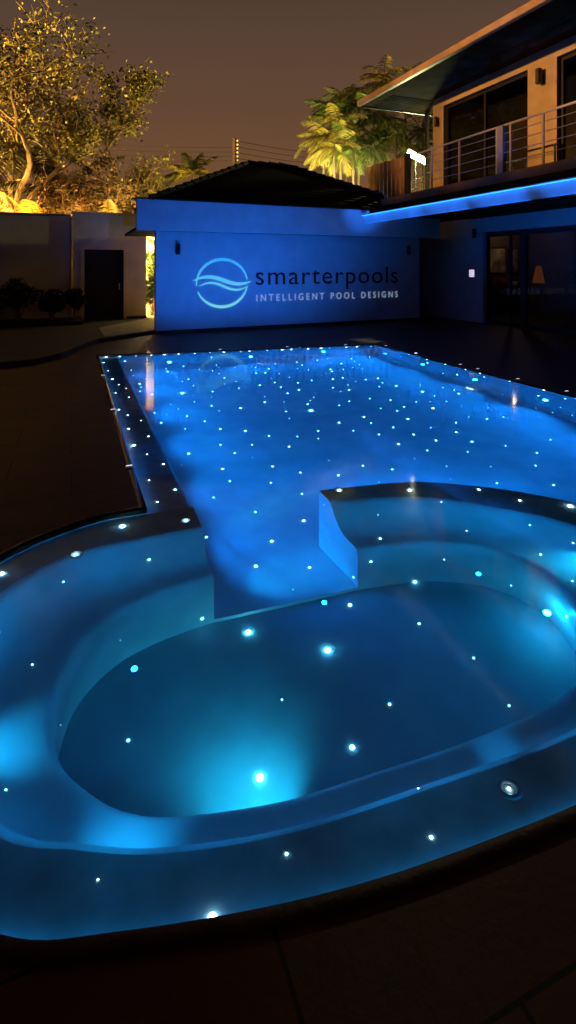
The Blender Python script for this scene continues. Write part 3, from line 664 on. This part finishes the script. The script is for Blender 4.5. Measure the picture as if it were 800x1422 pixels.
# lit keypad
r, d = on_line(656, (XW, 0), (XW, 20)); zc = z_at(379.5, d)
bm = B(); box(bm, XW-.022, XW-.002, r.y-.12, r.y+.12, zc-.12, zc+.12, .006); kp = link('wall_panel', bm, mat('panel_casing', (.75, .74, .76), .4)); tag(kp, 'small square white lit control panel on the wall beside the patio doors', 'control panel')
bm = B(); box(bm, XW-.0245, XW-.0225, r.y-.10, r.y+.10, zc-.10, zc+.10)
part('screen', bm, M['glow'], kp)
bm = B()
for i in (-1, 0, 1):
    for j in (-1, 0, 1): box(bm, XW-.027, XW-.025, r.y+i*.06-.016, r.y+i*.06+.016, zc+j*.06-.016, zc+j*.06+.016)
part('keys', bm, mat('keypad_keys', (.5, .4, .55), .5), kp)

# things in the living room seen through the glass; the lamp stands in for a reflection
lr = thing('reflection_lamp', 'added orange lamp standing in for the reflection in the dark patio doors', 'lamp', (12.6, 11.35, .03))
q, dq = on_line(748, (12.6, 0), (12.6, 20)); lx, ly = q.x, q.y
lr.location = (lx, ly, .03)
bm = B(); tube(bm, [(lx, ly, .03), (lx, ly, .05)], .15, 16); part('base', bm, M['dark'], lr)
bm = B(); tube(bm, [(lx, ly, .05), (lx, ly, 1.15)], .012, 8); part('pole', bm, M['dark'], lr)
bm = B(); tube(bm, [(lx, ly, 1.12), (lx, ly, 1.62)], [.17, .07], 18, False); part('reflection_shade', bm, mat('orange_reflection_glow', (.4, .2, .08), .7, emit=(1, .26, .04), estr=.09), lr, True)  # glowing shade imitates an orange reflection in the glass
lamp('POINT', 'reflection_lamp_light', (lx, ly, 1.35), 1.5, ORANGE, .05)  # added light inside the reflection stand-in
def nx(u, y): return on_line(u, (0, y), (1, y))
ct = thing('console_table', 'dark console table along the wall inside the first patio pane', 'table', (13.6, 14.1, .03))
xa, xb = nx(676, 14.1)[0].x, nx(724, 14.1)[0].x
bm = B(); box(bm, xa, xb, 13.95, 14.3, .90, .95, .006); part('table_top', bm, M['dark'], ct)
for x in (xa+.04, xb-.08):
    for y in (13.97, 14.24):
        bm = B(); box(bm, x, x+.04, y, y+.04, .03, .899); part('leg', bm, M['dark'], ct)
bm = B(); box(bm, xa+.05, xb-.05, 13.98, 14.28, .25, .28); part('shelf', bm, M['dark'], ct)
def lathe(bm, x, y, prof_, seg=20):
    rs = [[bm.verts.new((x+r*math.cos(6.2832*k/seg), y+r*math.sin(6.2832*k/seg), z)) for k in range(seg)] for r, z in prof_]
    for a, b in zip(rs, rs[1:]):
        for k in range(seg): bm.faces.new((a[k], a[(k+1) % seg], b[(k+1) % seg], b[k]))
    bm.faces.new(rs[0][::-1]); return bm
vx = nx(697, 14.1)[0].x; bm = lathe(B(), vx, 14.1, [(.09, .952), (.17, 1.02), (.20, 1.10), (.15, 1.17), (.17, 1.19)]); o = link('vase', bm, mat('red_glaze', (.65, .04, .05), .25), None, True); tag(o, 'round red vase on the console table inside the room', 'vase')
vx = nx(713, 14.1)[0].x; bm = B(); box(bm, vx-.12, vx+.12, 14.02, 14.2, .952, 1.10, .02); o = link('storage_box', bm, mat('white_box', (.75, .78, .9), .5)); tag(o, 'small pale box at the right end of the console table', 'box')
vx = nx(684, 14.1)[0].x; bm = lathe(B(), vx, 14.1, [(.06, .952), (.10, 1.05), (.05, 1.28), (.07, 1.32)]); o = link('jug', bm, mat('brown_glaze', (.3, .17, .08), .3), None, True); tag(o, 'tall brown jug at the left end of the console table', 'jug')
pic = thing('framed_painting', 'framed tan and brown abstract painting on the living room wall', 'painting', (13.6, 14.38, 1.7))
xa, xb = nx(679, 14.36)[0].x, nx(703, 14.36)[0].x
bm = B(); box(bm, xa, xb, 14.355, 14.397, 1.35, 2.25, .01); part('frame', bm, M['dark'], pic)
bm = B(); box(bm, xa+.05, xb-.05, 14.347, 14.353, 1.40, 2.20); part('canvas', bm, mat('abstract_canvas', (.6, .45, .28), .8, .5, 4, col2=(.16, .09, .05), detail=5), pic)
pic = thing('framed_mirror', 'narrow framed panel beside the painting in the living room', 'picture', (14.2, 14.38, 1.7))
xa, xb = nx(706, 14.36)[0].x, nx(720, 14.36)[0].x
bm = B(); box(bm, xa, xb, 14.355, 14.397, 1.35, 2.25, .01); part('frame', bm, M['dark'], pic)
bm = B(); box(bm, xa+.05, xb-.05, 14.347, 14.353, 1.40, 2.20); part('canvas', bm, mat('olive_canvas', (.35, .30, .15), .8, .5, 5, col2=(.10, .07, .04), detail=5), pic)
lamp('POINT', 'living_room_light', (13.3, 13.6, 2.75), 9, (1, .72, .42), .08)

# timber screen, dark post and low railing beyond the balcony
tf = thing('timber_screen', 'orange lit vertical plank screen standing at the end of the balcony', 'fence', (8.3, 13.3, 3.12))
bm = B()
for k in range(9):
    y = 12.34+k*.215; box(bm, 8.3, 8.335, y, y+.185, 3.1, 4.56+.006*k+random.uniform(-.01, .01), .004)
part('planks', bm, M['wood'], tf)
bm = B(); box(bm, 8.336, 8.38, 12.33, 14.28, 3.5, 3.6); box(bm, 8.336, 8.38, 12.33, 14.28, 4.2, 4.3); part('rails', bm, M['wood'], tf)
bm = B(); box(bm, 8.27, 8.40, 12.17, 12.30, 3.1, 4.62, .006); part('end_post', bm, M['black'], tf)
sr = thing('low_railing', 'low pale railing glowing in floodlight beyond the end of the balcony', 'railing', (9.0, 12.8, 3.1))
for z, y0, y1 in ((4.0, 12.45, 14.1), (3.75, 12.45, 14.1)):
    bm = B(); tube(bm, [(9.0, y0, z+.08), (9.0, y1, z-.06)], .018, 8); part('rail', bm, M['white'], sr)
for y in (12.55, 13.1, 13.65, 14.1):
    bm = B(); box(bm, 8.97, 9.03, y-.035, y+.035, 3.3, 4.02, .006); part('post', bm, M['white'], sr)
bm = B(); prism(bm, [(8.45, 12.42), (8.45, 16.5), (13, 16.5), (13, 12.42)], 2.98, 3.09)
tr_ = link('rear_terrace', bm, M['soffit']); tag(tr_, 'raised rear terrace slab behind the balcony end', 'terrace', kind='structure')
fl = thing('floodlight', 'dazzling white floodlight shining beyond the end of the balcony', 'floodlight', (10.25, 14.5, 3.1))
bm = B(); tube(bm, [(10.25, 14.6, 3.1), (10.25, 14.6, 5.05)], .03, 8); part('pole', bm, M['dark'], fl)
def oriented_box(size, loc, rot):
    bm = B(); box(bm, -size[0]/2, size[0]/2, -size[1]/2, size[1]/2, -size[2]/2, size[2]/2, .01)
    bm.transform(Matrix.Translation(loc) @ Euler(rot).to_matrix().to_4x4()); return bm
part('housing', oriented_box((.74, .10, .26), (10.25, 14.56, 5.10), (R(-15), R(28), R(-22))), M['dark'], fl)
part('lens', oriented_box((.70, .02, .22), (10.23, 14.49, 5.09), (R(-15), R(28), R(-22))), M['flood'], fl)
lamp('POINT', 'floodlight_light', (9.9, 14.2, 4.95), 560, (.98, 1, .42), .08)
# lamp added out of view in the passage to light its paving
lamp('POINT', 'added_passage_light', (2.75, 16.6, 2.1), 60, (1, .82, .42), .08)

# ================================================================ BOUNDARY WALL, GATE, PLANTING
gx0 = on_line(117, (0, 16.2), (1, 16.2))[0].x; gx1 = on_line(172, (0, 16.2), (1, 16.2))[0].x; gx2 = on_line(203, (0, 16.2), (1, 16.2))[0].x; gx3 = on_line(100, (0, 16.2), (1, 16.2))[0].x
gate = thing('gate_wall', 'cream garden wall section holding the dark gate beside the pavilion', 'wall', (1, 16.2, 0))
bm = B(); box(bm, gx3, gx0, 16.2, 16.45, .014, 3.08); box(bm, gx1, gx2, 16.2, 16.45, .014, 3.08); box(bm, gx0, gx1, 16.2, 16.45, 2.08, 3.08); box(bm, gx3-.02, gx2+.02, 16.17, 16.48, 3.082, 3.13, .008)
part('wall', bm, M['cream'], gate)
bm = B(); box(bm, gx0-.10, gx0, 16.165, 16.198, .014, 2.18); box(bm, gx1, gx1+.07, 16.165, 16.198, .014, 2.18); box(bm, gx0, gx1, 16.165, 16.198, 2.081, 2.18); part('door_surround', bm, M['cream'], gate)
bm = B(); box(bm, gx0+.002, gx1-.002, 16.26, 16.30, .02, 2.079); gd = part('gate_door', bm, M['black'], gate)
bm = B(); tube(bm, [(gx1-.12, 16.23, .95), (gx1-.12, 16.23, 1.12)], .014, 8); part('handle', bm, M['steel'], gd)
bm = B(); box(bm, gx1+.07, gx2+.01, 16.17, 16.198, .014, .17); part('skirting', bm, M['dark'], gate)
bw = thing('boundary_wall', 'long dim rendered boundary wall running out of the left side', 'wall', (-6, 16.3, 0))
bm = B(); box(bm, -22, gx3-.002, 16.32, 16.55, .014, 3.0); part('wall', bm, M['cream'], bw)
bm = B(); box(bm, -22, gx3-.022, 16.28, 16.59, 3.002, 3.06, .01); part('wall_cap', bm, mat('grey_wall_cap', (.28, .28, .28), .8, .2, 4), bw)
# raised terrace by the planting bed
kerb = [on_z(u, v, .10) for u, v in ((-260, 512), (-120, 512), (0, 503), (45, 499), (85, 490), (115, 478), (136, 470))]
pts = [(p.x, p.y) for p in kerb]+[(1.85, 13.0), (1.85, 16.15), (-22, 16.15), (-22, kerb[0].y)]
bm = B(); prism(bm, pts, .013, .10); tr2 = link('raised_terrace', bm, M['terrace']); tag(tr2, 'raised brown paved terrace with curved step left of the pavilion', 'terrace', kind='structure')
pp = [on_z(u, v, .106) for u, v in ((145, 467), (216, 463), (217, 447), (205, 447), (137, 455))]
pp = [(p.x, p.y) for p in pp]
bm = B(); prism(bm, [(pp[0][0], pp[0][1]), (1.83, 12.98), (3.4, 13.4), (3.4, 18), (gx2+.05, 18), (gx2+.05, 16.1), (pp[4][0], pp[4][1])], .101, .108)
pth = link('garden_path', bm, M['path']); tag(pth, 'pale lit paving through the gap beside the pavilion', 'path', kind='structure')  # front edge of the path follows the outline of the spilled light
bed = B(); q0 = on_z(-300, 462, .11); box(bed, -22, gx3+.25, 14.9, 16.1, .101, .20, .01); o = link('planting_bed', bed, M['soil']); tag(o, 'dark soil bed along the boundary wall', 'planting bed', kind='structure')

def leaves(bm, centre, rad, n, size, flat=1.0, rnd=random):
    for _ in range(n):
        while True:
            p = Vector((rnd.uniform(-1, 1), rnd.uniform(-1, 1), rnd.uniform(-1, 1)))
            if p.length < 1: break
        c = centre+Vector((p.x*rad, p.y*rad, p.z*rad*flat))
        leaf(bm, c, size*rnd.uniform(.6, 1.4), rnd)
def leaf(bm, c, s, rnd=random, d=None):
    d = d or Vector((rnd.gauss(0, 1), rnd.gauss(0, 1), rnd.gauss(0, .7))).normalized()
    w = d.orthogonal().normalized(); w.rotate(Matrix.Rotation(rnd.uniform(0, 6.28), 3, d)); w *= s*.32
    a = [bm.verts.new(p) for p in (c-d*s*.5, c+w, c+d*s*.5, c-w)]; bm.faces.new(a)
def shrub(x, y, r, h, label, seed, m='shrub', z=.1, group=None, long=False):
    rn = random.Random(seed); t = thing('shrub', label, 'shrub', (x, y, z), group)
    bs, bl = B(), B()
    for k in range(9):
        a = rn.uniform(0, 6.28); q = Vector((x+r*.75*math.cos(a)*rn.random(), y+r*.75*math.sin(a)*rn.random(), z+h*rn.uniform(.55, 1)))
        tube(bs, [(x+rn.uniform(-.08, .08), y+rn.uniform(-.08, .08), z-.02), ((x+q.x)/2, (y+q.y)/2, z+h*.45), q], [.014, .01, .005], 5)
        leaves(bl, q-Vector((0, 0, h*.18)), r*.42, 130, .10, .9, rn)
        if long:
            for j in range(9):
                dd = Vector((rn.gauss(0, 1), rn.gauss(0, 1), rn.uniform(.2, 1.6))).normalized(); leaf(bl, q+dd*.12, .34, rn, dd)
    part('stems', bs, M['bark'], t); part('foliage', bl, M[m], t); return t
sh = [(-4.6, 15.5, .62, .75, 'low dark shrub at the left edge of the bed'), (-3.3, 15.45, .55, .62, 'second dark shrub from the left in the bed'), (-2.2, 15.5, .55, .80, 'third dark shrub from the left in the bed'),
      (-1.25, 15.45, .62, 1.12, 'tallest dark rounded shrub in the bed by the wall'), (-.45, 15.5, .5, .82, 'dark shrub just left of the gate side shrub'), (.12, 15.55, .36, .95, 'narrow dark shrub beside the dark gate')]
for i, (x, y, r_, h_, l_) in enumerate(sh): shrub(x, y, r_, h_, l_, 40+i, z=.2, group='dark shrubs in the bed by the wall')
shrub(2.30, 16.9, .45, 1.15, 'bright green leafy shrub lit in the passage gap', 77, 'shrubG', .1, long=True)
shrub(2.55, 18.1, .5, 1.9, 'taller leafy shrub at the back of the lit passage', 78, 'shrubG', .02, long=True)
bm = B(); box(bm, 1.0, 5.5, 19.0, 19.2, .014, 2.9); o = link('rear_wall', bm, mat('white_rear_wall', (.75, .72, .62), .8, .15, 4)); tag(o, 'bright lit white wall seen through the passage gap', 'wall')

# ================================================================ TREES
def branchy(name, label, base, h, spread, seed, leafm, nleaf, lsize, lean=(0, 0), sub=1.5, trunk_r=.12, cat='tree', group=None, twig=None, forks=3, tipr=.45):
    rn = random.Random(seed); t = thing(name, label, cat, base, group)
    bt, tips = B(), []
    def grow(p, d, ln, r, lvl):
        pts = [p]; q = p.copy(); dd = d.copy(); wob = .09 if lvl == 0 else .20
        for k in range(5):
            dd = (dd+Vector((rn.gauss(0, wob), rn.gauss(0, wob), rn.gauss(.04, .08)))).normalized(); q = q+dd*ln/5; pts.append(q.copy())
        tube(bt, pts, [r, r*.92, r*.84, r*.76, r*.68, r*.6], 7 if lvl < 2 else 4, False)
        if lvl >= 3: tips.extend(pts[1:])
        elif lvl == 2: tips.extend(pts[4:])
        if lvl >= 4: return
        for k in range(forks+1 if lvl == 0 else forks):
            a = rn.uniform(0, 6.28) if lvl else 6.28*k/(forks+1)+rn.uniform(-.4, .4); ax = dd.orthogonal(); ax.rotate(Matrix.Rotation(a, 3, dd)); ang_ = rn.uniform(.35, .95)
            nd = dd.copy(); nd.rotate(Matrix.Rotation(ang_, 3, ax)); nd.x *= spread; nd.y *= spread; nd.z = nd.z*.85+.10; nd.normalize()
            grow(pts[-1] if k == 0 else pts[rn.choice((3, 4, 5))], nd, (sub if lvl == 0 else ln)*rn.uniform(.58, .82), r*.58, lvl+1)
    grow(Vector(base), Vector((lean[0], lean[1], 1)).normalized(), h, trunk_r, 0)
    bl = B()
    per = max(1, nleaf//len(tips))
    for p in tips:
        if rn.random() < .35: continue
        for _ in range(per):
            leaf(bl, p+Vector((rn.gauss(0, tipr*.5), rn.gauss(0, tipr*.5), rn.gauss(0, tipr*.4))), lsize*rn.uniform(.6, 1.5), rn)
    part('crown', bl, M[leafm], t)
    if twig:
        for p in tips:
            for _ in range(rn.choice((0, 1, 1))):
                d = Vector((rn.gauss(0, 1), rn.gauss(0, 1), rn.gauss(.2, .7))).normalized(); q = p+d*rn.uniform(.3, .7)
                tube(bt, [p, (p+q)/2+Vector((rn.gauss(0, .05), 0, rn.gauss(0, .05))), q], [.013, .009, .005], 3, False)
    part('trunk', bt, M['bark'], t, True)
    return t
def frond(bm, base, azim, elev, ln, nl, ll, droop, lw, rn, rach=None):
    p = Vector(base); d = Vector((math.cos(azim)*math.cos(elev), math.sin(azim)*math.cos(elev), math.sin(elev))); side = Vector((-math.sin(azim), math.cos(azim), 0))
    pts = [p.copy()]; n = nl
    for k in range(n):
        d = (d+Vector((0, 0, -droop/n))).normalized(); p = p+d*ln/n; pts.append(p.copy())
        tt = (k+1)/n
        if tt < .10: continue
        l = ll*math.sin(math.pi*min(1, .12+tt*.82))**.7
        for s in (-1, 1):
            dl = (side*s*.9+d*.55+Vector((0, 0, -.25-rn.random()*.35))).normalized(); q = p+dl*l*rn.uniform(.85, 1.1)+Vector((0, 0, -l*.18)); m_ = p+dl*l*.5
            w = d*lw
            a = [bm.verts.new(x) for x in (p-w*.5, p+w*.5, m_+w*.6, q, m_-w*.6)]; bm.faces.new(a)
    tube(rach if rach is not None else bm, pts[::2]+[pts[-1]], .016, 4, False)
def palm(label, base, h, nf, ln, seed, lm='palm', ll=.5, tr=.06, group=None, droop=1.3, lean=(0, 0), lw=.05, nl=22, name='palm_tree', emin=-.3):
    rn = random.Random(seed); t = thing(name, label, 'palm', base, group)
    top = Vector(base)+Vector((lean[0], lean[1], h)); bt = B()
    mid = Vector(base).lerp(top, .5)+Vector((lean[0]*-.15, 0, 0)); pts = catmull([Vector(base), mid, top], 8)
    tube(bt, pts, [tr*(1.15-.35*k/len(pts))*(1.06 if k % 2 else .97) for k in range(len(pts))], 8); part('trunk', bt, M['pbark'], t, False)
    bl = B(); br_ = B()
    for k in range(nf):
        frond(bl, top, 2.399*k+rn.uniform(-.2, .2), rn.uniform(emin, 1.25), ln*rn.uniform(.8, 1.1), nl, ll, droop*rn.uniform(.7, 1.2), lw, rn, br_)
    part('crown', bl, M[lm], t); part('leaf_ribs', br_, M['pbark'], t, True); return t
def px(u, v, Y):                                       # world point seen at a pixel at a given world Y
    d = ray(u, v); return Vector((0, 0, EYE))+d*(Y/d.y)
def gx(u, Y): return px(u, 400, Y).x
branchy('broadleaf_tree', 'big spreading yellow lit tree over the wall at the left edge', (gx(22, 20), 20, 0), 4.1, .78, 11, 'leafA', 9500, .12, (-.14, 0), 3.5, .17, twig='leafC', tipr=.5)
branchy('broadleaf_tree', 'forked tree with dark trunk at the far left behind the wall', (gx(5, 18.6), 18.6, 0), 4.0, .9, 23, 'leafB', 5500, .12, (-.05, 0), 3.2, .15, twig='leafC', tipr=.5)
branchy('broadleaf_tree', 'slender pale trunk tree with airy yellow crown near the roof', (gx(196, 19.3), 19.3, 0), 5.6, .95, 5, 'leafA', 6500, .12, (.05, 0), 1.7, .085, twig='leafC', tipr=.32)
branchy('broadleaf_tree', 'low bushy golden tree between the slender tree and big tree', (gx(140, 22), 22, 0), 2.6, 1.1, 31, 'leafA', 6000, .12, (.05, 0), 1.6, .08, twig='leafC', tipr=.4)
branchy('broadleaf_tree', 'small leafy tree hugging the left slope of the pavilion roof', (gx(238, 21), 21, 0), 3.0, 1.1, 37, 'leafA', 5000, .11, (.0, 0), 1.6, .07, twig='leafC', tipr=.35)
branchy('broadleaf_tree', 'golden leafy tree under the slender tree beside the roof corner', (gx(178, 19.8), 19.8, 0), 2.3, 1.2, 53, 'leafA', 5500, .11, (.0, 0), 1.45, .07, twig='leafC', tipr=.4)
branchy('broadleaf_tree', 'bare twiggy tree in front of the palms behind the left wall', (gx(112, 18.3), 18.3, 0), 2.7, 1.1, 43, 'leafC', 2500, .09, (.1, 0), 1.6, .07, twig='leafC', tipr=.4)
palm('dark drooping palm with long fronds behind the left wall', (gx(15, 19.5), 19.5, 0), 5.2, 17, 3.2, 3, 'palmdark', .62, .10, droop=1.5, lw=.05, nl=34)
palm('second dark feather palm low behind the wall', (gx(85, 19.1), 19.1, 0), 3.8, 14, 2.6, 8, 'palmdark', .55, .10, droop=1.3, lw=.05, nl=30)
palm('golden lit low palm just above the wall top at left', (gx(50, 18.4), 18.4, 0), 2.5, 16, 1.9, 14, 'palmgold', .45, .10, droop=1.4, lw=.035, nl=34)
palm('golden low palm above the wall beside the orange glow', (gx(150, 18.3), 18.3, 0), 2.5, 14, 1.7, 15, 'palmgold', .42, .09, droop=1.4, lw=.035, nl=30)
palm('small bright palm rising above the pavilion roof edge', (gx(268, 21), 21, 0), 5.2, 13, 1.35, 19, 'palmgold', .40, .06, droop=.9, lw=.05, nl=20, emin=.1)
# cluster of slender palms behind the fence on the right
cl = [(445, 150, 20, 'leftmost slender palm of the cluster behind the roof'), (462, 175, 18.6, 'shorter slender palm beside the leftmost one'), (478, 205, 17.8, 'lowest slender palm just above the roof slope'),
      (487, 125, 19.5, 'tall slender palm left of the roof eave tip'), (508, 160, 18.2, 'slender palm right behind the roof eave tip'), (520, 110, 20.5, 'tall slender palm above the eave line'),
      (548, 120, 21, 'rightmost tall slender palm above the eave line'), (540, 190, 18.4, 'slender palm above the plank screen'), (575, 185, 18.8, 'slender palm behind the floodlight'), (436, 190, 19.2, 'low slender palm at the left of the cluster'), (500, 200, 19.0, 'low slender palm between the roof slope and plank screen'),
      (560, 205, 20.2, 'low slender palm just left of the floodlight'), (470, 140, 21.0, 'rear slender palm in the middle of the cluster'),
      (455, 205, 18.0, 'small palm low above the roof slope at the cluster left'), (520, 175, 19.6, 'slender palm halfway along the plank screen'), (592, 150, 22, 'palm glimpsed between the roof post and house corner')]
for i, (u, v, Y, l) in enumerate(cl):
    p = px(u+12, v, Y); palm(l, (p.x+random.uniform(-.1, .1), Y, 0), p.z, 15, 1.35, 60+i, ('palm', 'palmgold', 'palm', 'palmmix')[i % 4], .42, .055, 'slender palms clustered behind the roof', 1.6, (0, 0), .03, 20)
# warm lamps added out of view to light the garden trees
lamp('POINT', 'added_garden_light', (-2.2, 17.0, 1.2), 3400, SODIUM, .1)
lamp('POINT', 'added_garden_light', (1.2, 18.2, 1.2), 1500, SODIUM, .1)
lamp('SPOT', 'added_garden_light', (5.0, 19.0, 3.8), 2600, (1, .82, .22), .1, (8.4, 19.4, 5.4), 110, .5)
lamp('SPOT', 'added_garden_light', (2.85, 17.8, 2.3), 1500, (1, .64, .16), .1, (1.2, 20.6, 5.2), 100, .5)
lamp('SPOT', 'added_garden_light', (2.6, 18.2, 1.6), 2200, SODIUM, .1, (.2, 20.6, 6.0), 90, .6)
lamp('SPOT', 'added_garden_light', (8.4, 16.9, 3.5), 1300, (1, .88, .32), .1, (8.2, 19.6, 5.6), 125, .5)
lamp('SPOT', 'added_street_light', (-14, 18.5, 8.5), 65000, SODIUM, .15, (0, 21.5, 6.0), 50, .6)  # lamp added out of view to light the trees
for ty, p in ((11.0, 7500), (8.9, 7500), (6.8, 7500), (4.8, 6500)):
    lamp('SPOT', 'added_street_light', (-10, 10.5, 7.6), p, ORANGE, .12, (8.6, ty, 5.25), 15.0, .55)  # lamps added out of view to light the upper wall
# orange lit rendered wall further back
bm = B(); box(bm, -3.5, 3.2, 24, 24.3, 0, 4.2); o = link('neighbour_wall', bm, mat('terracotta_render', (.45, .22, .08), .8, .2, 2, .1, 20)); tag(o, 'orange lit rendered wall glowing between the garden plants', 'wall')

# ---------------------------------------------------------------- utility pole and cables
pb = px(326, 230, 24); up = thing('utility_pole', 'utility pole with stacked white insulators above the pavilion roof', 'pole', (pb.x, 24, 0))
ztop = px(326, 192, 24).z
bm = B(); tube(bm, [(pb.x, 24, 0), (pb.x, 24, ztop)], [.13, .09], 10); part('pole', bm, mat('dark_pole', (.08, .05, .035), .8, .3, 10), up)
for k in range(6):
    z = ztop-.12-k*.18; bm = B(); tube(bm, [(pb.x+.12, 23.93, z-.04), (pb.x+.12, 23.93, z), (pb.x+.12, 23.93, z+.05)], [.03, .055, .03], 10); part('insulator', bm, mat('insulator_glaze', (.8, .76, .68), .25, emit=None), up, True)
wirem = mat('cable_sheath', (.02, .015, .012), .6)
ww = ('topmost', 'second', 'third', 'lowest')
for k in range(4):
    a = px(330, 196+k*8, 24); b = px(520, 214+k*7, 26)
    bm = B(); pts = [a.lerp(b, t/12)-Vector((0, 0, .22*math.sin(math.pi*t/12))) for t in range(13)]; tube(bm, pts, .014, 4, False)
    o = link('power_cable', bm, wirem); tag(o, '%s of the four power cables running right from the pole' % ww[k], 'cable', 'power cables behind the roof')
    a = px(322, 205+k*6, 24); b = px(-40, 178+k*9, 26)
    bm = B(); pts = [a.lerp(b, t/12)-Vector((0, 0, .25*math.sin(math.pi*t/12))) for t in range(13)]; tube(bm, pts, .012, 4, False)
    o = link('power_cable', bm, wirem); tag(o, '%s of the four power cables running left behind the trees' % ww[k], 'cable', 'power cables behind the trees')
